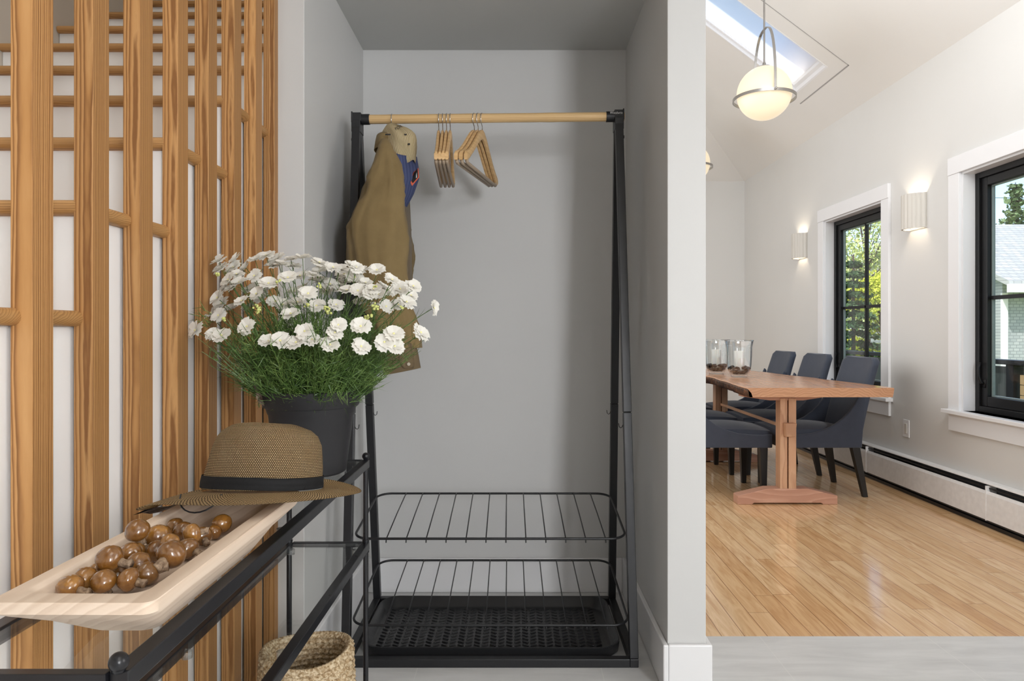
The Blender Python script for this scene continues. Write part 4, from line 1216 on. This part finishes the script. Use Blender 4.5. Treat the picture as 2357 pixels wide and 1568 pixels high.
t = NT('orange_border'); t.set(**{'Base Color': lin(226, 110, 80), 'Roughness': .6}); b1 = obj('badge', bm, t.m, brim)
bm = NB(); patch(bm, [(.35, .82), (.26, .965), (.41, .97), (.55, .82), (.52, .755)], .0062); bmesh.ops.solidify(bm, geom=bm.faces[:], thickness=.0006)
t = NT('black_badge'); t.set(**{'Base Color': (.012, .012, .014, 1), 'Roughness': .6}); obj('badge', bm, t.m, brim)
bm = NB(); patch(bm, [(.37, .90), (.34, .93), (.42, .93), (.46, .89), (.42, .885)], .0075)
t = NT('pale_badge_mark'); t.set(**{'Base Color': lin(205, 212, 215), 'Roughness': .6}); bmesh.ops.solidify(bm, geom=bm.faces[:], thickness=.0004); obj('badge', bm, t.m, brim)
dark = NT('dark_print'); dark.set(**{'Base Color': lin(50, 46, 42), 'Roughness': .7}); dark = dark.m
def small_text(s, size, loc, rot): text_mesh('printed_word', s, size, .0004, dark, crown, loc, rot)
small_text('FDR', .014, (-.398, 2.372, 1.792), (math.radians(78), math.radians(-28), .05))
bm = NB(); obox(bm, (-.436, 2.372, 1.772), (.018, .004, .004)); obox(bm, (-.378, 2.383, 1.775), (.008, .004, .004)); bm2 = obj('eyelet', bm, dark, crown)
bm = NB(); sphere(bm, (-.368, 2.394, 1.745), .0045, 12, 8, (1, .5, .8)); obj('eyelet', bm, dark, crown)

# ================================================================== DINING TABLE
TT = .76
tb = thing('dining_table', (1.75, 5.2, 0), label='live edge wooden trestle table with glass candle vases in the dining room', cat='dining table')
bm = NB(); leftE, rightE = [], []
n_ = 44; YA, YB = 4.18, 6.25
for i in range(n_+1):
    u = i/n_; y = YA+(YB-YA)*u
    lx, = interp([(0, 1.392), (.06, 1.40), (.3, 1.44), (.55, 1.462), (.8, 1.49), (1, 1.50)], u); rx, = interp([(0, 2.275), (.05, 2.285), (.12, 2.262), (.4, 2.19), (.7, 2.10), (1, 2.03)], u)
    lx += noise.noise(Vector((y*4, 0, 1)))*.018+noise.noise(Vector((y*14, 3, 1)))*.006; rx += noise.noise(Vector((y*4, 7, 1)))*.014+noise.noise(Vector((y*15, 9, 1)))*.004
    leftE.append((lx, y)); rightE.append((rx, y))
rings = []
for (lx, y), (rx, y2) in zip(leftE, rightE):
    jl = noise.noise(Vector((y*9, 1, 5)))*.010; jr = noise.noise(Vector((y*9, 4, 5)))*.008
    yy = y
    rings.append([(lx+.004, yy, TT), (rx-.004, yy, TT), (rx, yy, TT-.006), (rx-.003+jr*.5, yy, TT-.030), (rx-.008+jr, yy, TT-.056), (lx+.012+jl, yy, TT-.056), (lx+.006+jl, yy, TT-.040), (lx+.003+jl*.5, yy, TT-.018), (lx, yy, TT-.005)])
loft(bm, rings, True, True)
top = obj('tabletop', bm, M['table'], tb, auto=30)
# dark bark on the left live edge
bm = NB(); rr_ = []
for i, (lx, y) in enumerate(leftE):
    if i < 0: continue
    b1 = noise.noise(Vector((y*22, 1, 5)))*.007; jl = noise.noise(Vector((y*9, 1, 5)))*.010
    rr_.append([(lx-.001, y, TT-.007), (lx-.002+jl*.5+b1*.6, y, TT-.020), (lx+.002+jl+b1*.6, y, TT-.040), (lx+.010+jl, y, TT-.057), (lx+.030+jl, y, TT-.057), (lx+.020, y, TT-.030)])
loft(bm, rr_, True, True)
t = NT('dark_bark_edge'); nz = t.noise(t.obj(), 40, 5, .65); t.set(**{'Base Color': t.ramp(nz, [(.38, lin(38, 24, 14)), (.55, lin(92, 58, 34)), (.7, lin(150, 96, 56))]), 'Roughness': .6}); t.bump(nz, .7, .006)
obj('bark_edge', bm, t.m, top, smooth=True)
def trestle(yc, sg):
    bm = NB()
    for x0, x1 in ((1.682, 1.728), (1.736, 1.785)): box(bm, x0, x1, yc, yc+.08, .045, TT-.085)
    g = obj('post', bm, M['trestle'], tb, bevel=.003)
    bm = NB(); prism(bm, [(1.41, 0), (1.50, 0), (1.515, .010), (1.94, .010), (1.955, 0), (2.045, 0), (2.045, .055), (1.86, .100), (1.60, .100), (1.41, .055)], 'Y', yc-.005+.03*0, yc+.085)
    obj('foot', bm, M['trestlex'], tb, bevel=.003)
    bm = NB(); prism(bm, [(1.44, TT-.0575), (1.99, TT-.0575), (1.99, TT-.075), (1.83, TT-.10), (1.62, TT-.10), (1.44, TT-.075)], 'Y', yc+.006, yc+.074); obj('batten', bm, M['trestlex'], tb, bevel=.002)
    bm = NB()
    ya, yb = (yc-.045, yc) if sg < 0 else (yc+.08, yc+.125)
    prism(bm, [(1.704, .435), (1.762, .435), (1.770, .52), (1.700, .52)], 'Y', ya+.0005, yb); obj('wedge', bm, M['trestle'], g, bevel=.003)
trestle(4.42, -1); trestle(5.85, 1)
bm = NB(); bar(bm, (1.732, 4.50, .485), (1.732, 5.85, .485), .016, .020); obj('stretcher', bm, M['trestle'], tb, bevel=.002)

# ================================================================== CHAIRS
def fabric():
    t = NT('navy_grey_upholstery'); v = t.obj(); n1 = t.noise(v, 18, 3); n2 = t.noise(v, 900, 1)
    t.set(**{'Base Color': t.mix(t.math('MULTIPLY_ADD', n1, .4, t.math('MULTIPLY', n2, .5)), lin(56, 61, 72), lin(78, 84, 97)), 'Roughness': .85, 'Specular IOR Level': .2, 'Sheen Weight': .25, 'Sheen Roughness': .4})
    t.bump(n2, .25, .001); return t.m
FB = fabric()
def chair_proto():
    r = thing('dining_chair'); D, Wd = .56, .48
    # seat
    bm = NB(); G = []
    for i in range(13):
        u = i/12; row = []
        for j in range(11):
            q = j/10; x = .005+u*(D-.03); y = -Wd/2+.02+q*(Wd-.04)
            z = .432+.042*math.sin(PI*min(1, max(0, .06+u*.9)))**.7*(1-abs(2*q-1)**3*.6)
            row.append(Vector((x, y, z)))
        G.append(row)
    V = [[bm.verts.new(p) for p in row] for row in G]; Bv = [[bm.verts.new((p.x, p.y, .335)) for p in row] for row in G]
    for i in range(12):
        for j in range(10):
            bm.faces.new((V[i][j], V[i+1][j], V[i+1][j+1], V[i][j+1])); bm.faces.new((Bv[i][j], Bv[i][j+1], Bv[i+1][j+1], Bv[i+1][j]))
    for i in range(12):
        bm.faces.new((V[i][0], Bv[i][0], Bv[i+1][0], V[i+1][0])); bm.faces.new((V[i][10], V[i+1][10], Bv[i+1][10], Bv[i][10]))
    for j in range(10):
        bm.faces.new((V[0][j], V[0][j+1], Bv[0][j+1], Bv[0][j])); bm.faces.new((V[12][j], Bv[12][j], Bv[12][j+1], V[12][j+1]))
    obj('seat', bm, FB, r, local=True, auto=55)
    # back: padded slab, leaning
    bm = NB(); rings = []
    for i in range(19):
        u = i/18; z = .330+.598*u; lean = .10*u+.045*u*u; th = .075-.02*u
        wd = Wd/2-.001-.012*u-(.05*smoothstep(.93, 1, u)**2); xb = D+lean; rg = []
        for a in range(24):
            t_ = 2*PI*a/24; c_, s_ = math.cos(t_), math.sin(t_)
            e = .35
            px = xb-th/2+th/2*math.copysign(abs(c_)**e, c_); py = wd*math.copysign(abs(s_)**e, s_)
            curve = .018*(1-(py/wd)**2)*u
            dip = -.010*(1-(py/(Wd/2))**2)*smoothstep(.85, 1, u)
            rg.append((px+curve*1.2, py, z+dip))
        rings.append(rg)
    loft(bm, rings, True, True)
    obj('backrest', bm, FB, r, local=True, auto=60)
    for s in (-1, 1):
        poly = [(.0, .328), (.0, .418), (.06, .412), (.14, .414), (.22, .422), (.30, .444), (.37, .476), (.43, .520), (.475, .565), (.51, .615), (.545, .69), (.575, .76), (.592, .74), (.580, .60), (.566, .45), (.558, .328)]
        bm = NB(); y0, y1 = (s*(Wd/2-.022), s*(Wd/2+.004)); prism(bm, poly, 'Y', min(y0, y1), max(y0, y1))
        obj('side_panel', bm, FB, r, local=True, bevel=.006, seg=3, smooth=False)
    for (x, y, fx, fy) in ((.05, -.20, .045, -.205), (.05, .20, .045, .205), (.525, -.205, .585, -.225), (.525, .205, .585, .225)):
        bm = NB(); rings = []
        for z, w_, u in ((.335, .026, 0), (.0, .0155, 1)):
            cx, cy = x+(fx-x)*u, y+(fy-y)*u; rings.append([(cx+a*w_, cy+b*w_, z) for a, b in ((1, 1), (-1, 1), (-1, -1), (1, -1))])
        loft(bm, rings, True, True); obj('leg', bm, M['legwood'], r, local=True, bevel=.002)
    return r
cp_ = chair_proto()
nm = ['nearest the camera', 'middle of its row', 'farthest of its row']
for i in range(3):
    c = cp_ if i == 0 else copy_tree(cp_)
    c.location = (1.735, 4.845+.69*i, 0)
    tag(c, 'navy grey upholstered chair on the window side, %s' % nm[i], 'chair', 'upholstered dining chairs by the windows')
for i in range(3):
    c = copy_tree(cp_); c.location = (1.700, 4.845+.69*i, 0); c.rotation_euler = (0, 0, PI)
    tag(c, 'navy grey upholstered chair half hidden by the pillar, %s' % nm[i], 'chair', 'upholstered dining chairs across from the windows')

# ================================================================== HURRICANE VASES
VG = thin_glass('vase_glass', (.97, .98, .98, 1), 2.6)
rv = random.Random(5)
wax = NT('white_wax'); wax.set(**{'Base Color': lin(246, 243, 236), 'Roughness': .5, 'Subsurface Weight': .2, 'Subsurface Scale': .01}); wax = wax.m
wick = NT('pale_wick'); wick.set(**{'Base Color': lin(225, 220, 205), 'Roughness': .9}); wick = wick.m
stone = NT('dark_polished_stone'); nz = stone.noise(stone.obj(), 30, 3); stone.set(**{'Base Color': stone.ramp(stone.math('ADD', stone.math('MULTIPLY', nz, .5), stone.math('MULTIPLY', stone.n('ObjectInfo').outputs['Random'], .5)), [(.3, lin(30, 22, 18)), (.6, lin(70, 48, 34)), (.85, lin(138, 112, 90))]), 'Roughness': .2}); stone = stone.m
def stone_proto():
    bm = NB(); sphere(bm, (0, 0, 0), .019, 12, 8, (1.25, 1, .62))
    for v in bm.verts: v.co += v.co.normalized()*noise.noise(v.co*70)*.005
    return obj('stone', bm, stone, None, smooth=True)
s0 = stone_proto(); s_used = False
for vi, (x, y, lab, whose) in enumerate(((1.665, 5.18, 'clear glass hurricane vase with a white candle, nearer to the camera of the two', 'nearer'), (1.605, 5.56, 'clear glass hurricane vase with a white candle, beside the pillar edge', 'farther'))):
    v = thing('glass_vase', (x, y, TT+.0008), label=lab, cat='vase', group='hurricane vases on the dining table')
    prof = [(0, .0), (.055, .0), (.060, .006), (.058, .014), (.066, .022), (.078, .045), (.087, .085), (.091, .15), (.094, .22), (.101, .262), (.108, .275), (.106, .2755), (.0985, .262), (.0915, .22), (.0885, .15), (.0845, .088), (.0755, .05), (.062, .028), (.050, .020), (0, .018)]
    bm = NB(); lathe(bm, prof, (x, y, TT+.0008), 48)
    for q in bm.verts:
        a = math.atan2(q.co.y-y, q.co.x-x); h = q.co.z-TT
        f = 1+.022*math.sin(a*5+1+vi)*smoothstep(.03, .12, h)+.012*math.sin(a*11)*smoothstep(.22, .27, h); q.co.x = x+(q.co.x-x)*f; q.co.y = y+(q.co.y-y)*f
    obj('glass_body', bm, VG, v, smooth=True)
    cz_ = TT+.052
    bm = NB(); lathe(bm, [(0, 0), (.036, 0), (.0375, .003), (.0375, .140), (.036, .143), (.010, .141), (0, .1405)], (x, y, cz_), 36); cdl = obj('candle', bm, wax, None, auto=40)
    tag(cdl, 'white pillar candle standing on dark stones inside the %s glass vase' % whose, 'candle', 'pillar candles in the vases')
    bm = NB(); tube(bm, [(x, y, cz_+.139), (x+.001, y, cz_+.155), (x+.003, y, cz_+.162)], .0014, 6); obj('wick', bm, wick, cdl)
    k = 0
    for ring, (rr, n, z) in enumerate(((.030, 5, .034), (.052, 8, .043), (.066, 10, .066), (.054, 7, .072))):
        for i in range(n):
            a = 2*PI*(i+.5*ring)/n+rv.uniform(-.1, .1)
            s_ = s0 if not s_used else s0.copy()
            if s_used: C.objects.link(s_)
            s_used = True
            s_.location = (x+rr*math.cos(a), y+rr*math.sin(a), TT+z); s_.rotation_euler = (rv.uniform(-.6, .6), rv.uniform(-.6, .6), rv.uniform(0, 6)); f = rv.uniform(.7, .95); s_.scale = (f, f, f)
            tag(s_, 'dark polished stone in the bottom of the %s glass vase' % whose, 'stone', 'dark stones in the %s vase' % whose)

# ================================================================== PENDANT LAMPS
nickel = NT('brushed_nickel'); nickel.set(**{'Base Color': (.42, .41, .40, 1), 'Metallic': 1.0, 'Roughness': .28}); nickel = nickel.m
opal = NT('opal_glass_lit'); opal.set(**{'Base Color': lin(196, 184, 160), 'Roughness': .3, 'Emission Color': lin(255, 236, 202), 'Emission Strength': .62}); opal = opal.m
def pendant_proto():
    r = thing('pendant_lamp')      # origin at globe centre
    bm = NB(); sphere(bm, (0, 0, 0), .186, 48, 28); obj('globe', bm, opal, r, local=True, smooth=True)
    bm = NB(); lathe(bm, [(.207, -.050), (.214, -.050), (.214, -.030), (.207, -.030), (.207, -.050)], (0, 0, 0), 72); obj('ring', bm, nickel, r, local=True, auto=40)
    bm = NB(); pts = []
    for i in range(33):
        a = PI*i/32; c_ = math.cos(a); s_ = math.sin(a)
        pts.append(Vector((0, .2125*math.copysign(abs(c_)**.75, c_), -.04+.49*s_**.85)))
    prev = None
    for i, p in enumerate(pts):
        t_ = (pts[min(i+1, 32)]-pts[max(i-1, 0)]).normalized(); n2 = Vector((1, 0, 0)).cross(t_)
        vs = [bm.verts.new(p+Vector((1, 0, 0))*sx*.009+n2*sy*.0018) for sx, sy in ((-1, -1), (1, -1), (1, 1), (-1, 1))]
        if prev:
            for k in range(4): bm.faces.new((prev[k], prev[(k+1) % 4], vs[(k+1) % 4], vs[k]))
        prev = vs
    obj('yoke', bm, nickel, r, local=True)
    bm = NB(); tube(bm, [(0, 0, .184), (0, 0, 1.33)], .0062, 12); lathe(bm, [(0, .180), (.040, .180), (.040, .188), (.014, .194), (.010, .215), (0, .215)], (0, 0, 0), 24); obj('rod', bm, nickel, r, local=True, auto=40)
    bm = NB()
    for s in (-1, 1): tube(bm, [(0, s*.205, -.04), (0, s*.222, -.04)], .006, 12); sphere(bm, (0, s*.225, -.04), .008, 12, 8)
    obj('thumbscrew', bm, nickel, r, local=True, auto=50)
    bm = NB(); lathe(bm, [(0, 1.335), (.065, 1.335), (.065, 1.315), (.02, 1.305), (0, 1.305)], (0, 0, 0), 32); obj('canopy', bm, nickel, r, local=True, auto=40)
    return r
RZP = cz(1.752)
pp = pendant_proto()
pp.location = (1.752, 4.9, 2.778); pp['label'] = 'glowing opal globe pendant lamp in a nickel ring, hanging below the skylight'; pp['category'] = 'pendant lamp'; pp['group'] = 'pendant lamps over the dining table'
fz = (RZP-.03-2.778)/1.335
for ch_ in pp.children:
    if ch_.name.startswith(('rod', 'canopy')): ch_.scale = (1, 1, 1)
p2 = copy_tree(pp); p2.location = (1.752, 6.95, 2.778); p2['label'] = 'glowing opal globe pendant lamp mostly hidden behind the pillar, only its ring edge showing'
# bring rod and canopy to the sloping ceiling
for lampo in (pp, p2):
    for ch_ in lampo.children:
        b = ch_.name.split('.')[0]
        if b in ('rod', 'canopy'):
            if lampo is pp:
                top_ = RZP-2.778
                for v in ch_.data.vertices:
                    if v.co.z > .5: v.co.z += top_-1.335-.0

# ================================================================== SCONCES
plaster = paint('white_plaster', lin(206, 202, 194), .7, .05, 200)
def sconce_proto():
    r = thing('wall_sconce')       # origin on the wall plane at mid height; shade bulges towards -X
    H, Rr = .115, .100; n = 120; outer, inner = [], []
    bm = NB(); ro, ri = [], []
    for i in range(n+1):
        a = -PI/2+PI*i/n; fl = abs(math.sin(i/n*PI*10)); R0 = Rr-.004+.006*fl
        ro.append((-.004-R0*math.cos(a)*.98, R0*math.sin(a))); ri.append((-.004-(Rr-.012)*math.cos(a)*.98, (Rr-.012)*math.sin(a)))
    for ring in ([(x, y, -H) for x, y in ro]+[(x, y, -H) for x, y in ri[::-1]],): pass
    prism(bm, ro+ri[::-1], 'Z', -H, H)
    obj('shade', bm, plaster, r, local=True, auto=35)
    bm = NB(); box(bm, -.004, -.0005, -.10, .10, -H, H); obj('backplate', bm, plaster, r, local=True)
    bm = NB(); box(bm, -.030, -.004, -.022, .022, -.02, .02); tube(bm, [(-.03, 0, 0), (-.04, 0, 0)], .012, 12); obj('bulb_holder', bm, plaster, r, local=True)
    bm = NB(); sphere(bm, (-.052, 0, 0), .014, 14, 10); obj('bulb', bm, emit('bulb_glow', (1, .86, .66, 1), 6), r, local=True, smooth=True)
    return r
sp = sconce_proto(); ys_ = (4.66, 6.53)
for i, y in enumerate(ys_):
    s_ = sp if i == 0 else copy_tree(sp); s_.location = (XW, y, 1.90)
    tag(s_, ['fluted white half round wall sconce, lit, between the two windows', 'fluted white half round wall sconce, lit, beyond the narrow far window'][i], 'wall lamp', 'fluted sconces on the dining room wall')
    light('sconce_lamp_%d' % (i+1), 'POINT', (XW-.055, y, 1.935), 1.7, (1, .88, .72), shadow_soft_size=.015)
    light('sconce_lamp_low_%d' % (i+1), 'POINT', (XW-.055, y, 1.88), .6, (1, .86, .68), shadow_soft_size=.015)

# ================================================================== SWITCH PLATE, HEATER
sw = thing('wall_switch', (XW, 4.80, .43), label='white rocker switch plate low on the wall beside the window trim', cat='switch')
bm = NB(); box(bm, XW-.006, XW-.0003, 4.762, 4.838, .370, .490); obj('plate', bm, M['trim'], sw, bevel=.002)
bm = NB(); box(bm, XW-.010, XW-.006, 4.784, 4.816, .396, .464); obj('rocker', bm, plaster, sw, bevel=.0015)
ht = thing('baseboard_heater', (XW, 4.6, 0), label='long white baseboard heater with a dark slot running along the window wall', cat='heater')
HA, HB = 2.56, 7.9
hw = metal_paint('white_enamel', lin(226, 226, 226), .35)
bm = NB(); prism(bm, [(XW-.0005, .235), (XW-.0005, .250), (XW-.048, .250), (XW-.052, .244), (XW-.052, .240)], 'Y', HA, HB); obj('top_cover', bm, hw, ht)
bm = NB(); prism(bm, [(XW-.066, .045), (XW-.066, .190), (XW-.060, .206), (XW-.056, .206), (XW-.061, .189), (XW-.061, .045)], 'Y', HA, HB); obj('front_panel', bm, hw, ht)
bm = NB(); box(bm, XW-.008, XW-.0005, HA, HB, .02, .235); obj('back_panel', bm, metal_paint('dark_grey_enamel', lin(60, 62, 64), .5), ht)
bm = NB(); box(bm, XW-.050, XW-.044, HA, HB, .216, .224); obj('damper', bm, M['black'], ht)
bm = NB(); box(bm, XW-.05, XW-.012, HA, HB, .03, .17); obj('fin_core', bm, metal_paint('dark_fins', lin(45, 46, 48), .5), ht)
bm = NB()
y = HA
while y < HB: box(bm, XW-.0675, XW-.008, y-.003, y+.003, .040, .2345); y += 1.335
obj('bracket', bm, hw, ht)['kind'] = 'stuff'
bm = NB(); box(bm, XW-.05, XW-.0005, HA, HB, 0, .02); obj('kick_gap', bm, M['black'], ht)

# ================================================================== OUTSIDE
GZ = -.55
def ground_mat():
    t = NT('lawn_grass'); v = t.obj(); n1 = t.noise(v, .5, 4); n2 = t.noise(v, 30, 2)
    t.set(**{'Base Color': t.mix(n2, t.mix(n1, lin(120, 150, 60), lin(160, 186, 84)), lin(90, 120, 44)), 'Roughness': .9}); t.bump(n2, .5, .03); return t.m
bm = NB(); vs = [bm.verts.new(p) for p in ((2.9, -30, GZ), (140, -30, GZ), (140, 160, GZ), (2.9, 160, GZ))]; bm.faces.new(vs)
tag(obj('lawn', bm, ground_mat()), 'sunlit green lawn outside the dining room windows', kind='structure')
# deck and its railing
wd = wood('weathered_deck_wood', lin(176, 154, 124), lin(156, 134, 104), lin(120, 100, 76), 'Y', 60, (.1, -.3), .02, .5, .7, .5)
bm = NB(); box(bm, XW+.17, 4.75, 2.2, 13.0, -.30, -.06); tag(obj('deck', bm, wd), 'wooden deck outside the dining room windows', kind='structure')
rl = thing('deck_railing', (4.6, 7.6, -.06), label='dark deck railing with a slatted wooden panel seen low through the near window', cat='railing')
bm = NB(); box(bm, 4.55, 4.67, 3.4, 13.0, .79, .835); obj('handrail', bm, M['sash'], rl, bevel=.004)
bm = NB(); box(bm, 4.585, 4.635, 3.4, 13.0, -.02, .03); obj('bottom_rail', bm, M['sash'], rl)
for y in (3.45, 6.42, 8.4, 10.4, 12.9):
    bm = NB(); box(bm, 4.56, 4.66, y-.05, y+.05, -.06, .80); obj('post', bm, M['sash'], rl, bevel=.003)
pw = paint('tan_fence_board', lin(196, 168, 124), .7, .1, 60)
bm = NB(); z = .05
while z < .70: box(bm, 4.60, 4.622, 3.52, 6.34, z, z+.088); z += .094
obj('wooden_panel', bm, pw, rl)
t = NT('dark_green_infill'); t.set(**{'Base Color': lin(52, 62, 60), 'Roughness': .3}); 
for a, b in ((6.48, 8.34), (8.46, 10.34), (10.46, 12.84)):
    bm = NB(); box(bm, 4.602, 4.616, a, b, .05, .77); obj('infill_panel', bm, t.m, rl)
# neighbour house
nh = thing('neighbour_house', (19, 24, GZ), label='grey shingled neighbouring house with pale trim seen through the near window', cat='house')
def shingle(name, c1, c2, sx, sz):
    t = NT(name); v = t.obj(); br = t.n('TexBrick'); mp = t.n('Mapping'); t.l(v, mp.inputs[0]); mp.inputs['Rotation'].default_value = (PI/2, 0, 0); t.l(mp.outputs[0], br.inputs[0])
    br.inputs['Color1'].default_value = c1; br.inputs['Color2'].default_value = c2; br.inputs['Mortar'].default_value = tuple(x*.75 for x in c1[:3])+(1,)
    br.inputs['Scale'].default_value = 1; br.inputs['Brick Width'].default_value = sx; br.inputs['Row Height'].default_value = sz; br.inputs['Mortar Size'].default_value = .012
    t.set(**{'Base Color': br.outputs[0], 'Roughness': .85}); return t.m
sh = shingle('grey_wall_shingles', lin(168, 174, 176), lin(186, 190, 190), .18, .09); rf = shingle('pale_roof_shingles', lin(176, 180, 178), lin(196, 198, 194), .22, .11)
bm = NB(); box(bm, 14.0, 27, 20, 30, GZ, 2.5); obj('wall', bm, sh, nh)
bm = NB(); prism(bm, [(19.3, 2.35), (25, 4.75), (30.7, 2.35), (30.7, 2.5), (25, 4.95), (19.3, 2.5)], 'X', 13.7, 27.4); obj('roof', bm, rf, nh)
bm = NB(); prism(bm, [(20, 2.5), (25, 4.6), (30, 2.5)], 'X', 14.0, 27); obj('gable', bm, sh, nh)
bm = NB(); box(bm, 13.65, 27.4, 19.2, 19.32, 2.18, 2.42); box(bm, 13.95, 14.12, 19.93, 20.0, GZ, 2.2); obj('fascia', bm, M['trim'], nh)
bm = NB(); box(bm, 14.75, 15.9, 19.9, 20.0, .3, 1.3); w_ = obj('window', bm, M['trim'], nh); bm = NB(); box(bm, 14.85, 15.8, 19.88, 19.9, .4, 1.2); obj('pane', bm, metal_paint('dark_pane', lin(70, 82, 92), .1), w_)
bm = NB(); box(bm, 16.3, 17.4, 19.9, 20.0, GZ, 1.6); d_ = obj('door', bm, M['trim'], nh)

# trees
def leaf_tree_mat(name, a, b, c):
    t = NT(name); n1 = t.noise(t.obj(), .9, 3); n2 = t.noise(t.obj(), 9, 2)
    t.set(**{'Base Color': t.ramp(t.math('MULTIPLY_ADD', n2, .5, t.math('MULTIPLY', n1, .5)), [(.35, a), (.5, b), (.65, c)]), 'Roughness': .7, 'Specular IOR Level': .2})
    return t.m
TB = NT('tree_bark'); TB.set(**{'Base Color': lin(92, 76, 62), 'Roughness': .9}); TB = TB.m
rt = random.Random(21)
def leaves(bm, c, R, n, size, sc=(1, 1, 1), hollow=.5):
    for _ in range(n):
        d = Vector((rt.gauss(0, 1), rt.gauss(0, 1), rt.gauss(0, 1))).normalized(); r = R*(hollow+(1-hollow)*rt.random()**.5)
        p = Vector(c)+Vector((d.x*r*sc[0], d.y*r*sc[1], d.z*r*sc[2]))
        u = Vector((rt.gauss(0, 1), rt.gauss(0, 1), rt.gauss(0, 1))).normalized(); w_ = u.cross(Vector((rt.gauss(0, 1), rt.gauss(0, 1), 1))).normalized(); s = size*rt.uniform(.6, 1.3)
        bm.faces.new([bm.verts.new(p+u*s), bm.verts.new(p+w_*s*.6), bm.verts.new(p-u*s), bm.verts.new(p-w_*s*.6)])
def deciduous(x, y, H, R, mat, label, name, n=26, leafn=130, size=.16, trunk=.45, sc=(1, 1, .8)):
    t_ = thing(name, (x, y, GZ), label=label, cat='tree', group='trees beyond the lawn')
    bmT = NB(); bmF = NB(); top = GZ+H
    tube(bmT, [(x, y, GZ), (x+.1, y, GZ+H*.3), (x, y+.1, GZ+H*.75)], [.09*H/6, .06*H/6, .02], 8)
    for i in range(n):
        a = rt.uniform(0, 2*PI); h = rt.uniform(trunk, .95); r = R*math.sin(PI*min(1, (h-trunk)/(1-trunk)*.85+.12))*rt.uniform(.35, 1)
        c = Vector((x+r*math.cos(a), y+r*math.sin(a), GZ+H*h)); tube(bmT, [(x, y, GZ+H*h*.7), c], [.02*H/6, .006], 5)
        leaves(bmF, c, R*.34, leafn, size, sc, .1)
    obj('trunk', bmT, TB, t_); f_ = obj('crown', bmF, mat, t_); f_['kind'] = 'stuff'
def conifer(x, y, H, R, mat, label, n=1500, base=.05, gap=0):
    t_ = thing('conifer_tree', (x, y, GZ), label=label, cat='tree', group='trees beyond the lawn')
    bmT = NB(); bmF = NB(); tube(bmT, [(x, y, GZ), (x, y, GZ+H)], [.12*H/6, .02], 8)
    tiers = int(H*(2.2 if gap else 4))
    for i in range(tiers):
        h = base+(1-base)*i/tiers; r = R*(1-h)**.8*rt.uniform(.8, 1.1)
        for k in range(9):
            a = rt.uniform(0, 2*PI); e = Vector((x+r*math.cos(a), y+r*math.sin(a), GZ+H*h-r*.15)); s = Vector((x, y, GZ+H*h+r*.1)); tube(bmT, [s, e], [.02, .006], 4)
            for q in range(max(2, int(n/tiers/9))):
                p = s.lerp(e, rt.uniform(.15, 1)); leaves(bmF, p, .22*H/6, 1, .09*H/6, (1, 1, .5), .1)
    obj('trunk', bmT, TB, t_); f_ = obj('crown', bmF, mat, t_); f_['kind'] = 'stuff'
LG = leaf_tree_mat('spring_green_leaves', lin(176, 192, 112), lin(200, 212, 138), lin(220, 228, 170))
YG = leaf_tree_mat('yellow_green_leaves', lin(190, 202, 60), lin(216, 222, 86), lin(234, 236, 124))
DG = leaf_tree_mat('dark_needles', lin(44, 66, 44), lin(64, 90, 56), lin(92, 116, 74))
conifer(8.55, 17.6, 3.6, 1.05, DG, 'dark green conifer standing on the lawn, seen low in the far window', 9000, .02)
deciduous(9.75, 18.6, 3.3, 1.1, YG, 'bright yellow green bushy tree by the dark conifer, seen in the far window', 'bushy_tree', 40, 420, .045, .06)
deciduous(11.9, 23.6, 6.6, 1.9, LG, 'tall pale green airy tree whose crown fills the top of the far window', 'airy_tree', 46, 150, .06, .30)
deciduous(17.9, 34.5, 5.4, 2.2, YG, 'yellow tinted tree to the right behind the bushy one', 'broad_tree', 30, 260, .08, .2)
deciduous(19.5, 44, 6.5, 2.8, LG, 'distant pale tree on the far side of the lawn', 'distant_tree', 26, 110, .2, .15)
deciduous(27.5, 52, 5.0, 3.0, DG, 'distant dark tree low behind the bright ones', 'distant_tree', 26, 120, .2, .08)
conifer(32.0, 44.5, 11.2, 2.6, leaf_tree_mat('blue_green_needles', lin(80, 104, 76), lin(110, 132, 92), lin(140, 158, 110)), 'sparse tall conifer above the neighbouring roof, seen in the near window', 1800, .35, 1)
deciduous(36, 52, 7.4, 5, YG, 'low yellow green tree showing over the neighbouring roof', 'roofline_tree', 24, 110, .25, .2)
bm = NB()
for k, dz in enumerate((0, -2.2)):
    tube(bm, [(4+i*4, 34-.0*i, 7.6+dz+.02*(i-8)**2*.2) for i in range(14)], .012, 4)
pl = thing('power_line', (30, 34, GZ), label='thin power line wires crossing the sky in the far window', cat='power line')
obj('wire', bm, M['black'], pl)
bm = NB(); tube(bm, [(56.0, 34, GZ), (56.0, 34, 9)], .14, 10); tube(bm, [(4.0, 34, GZ), (4.0, 34, 9)], .14, 10); obj('utility_pole', bm, TB, pl)
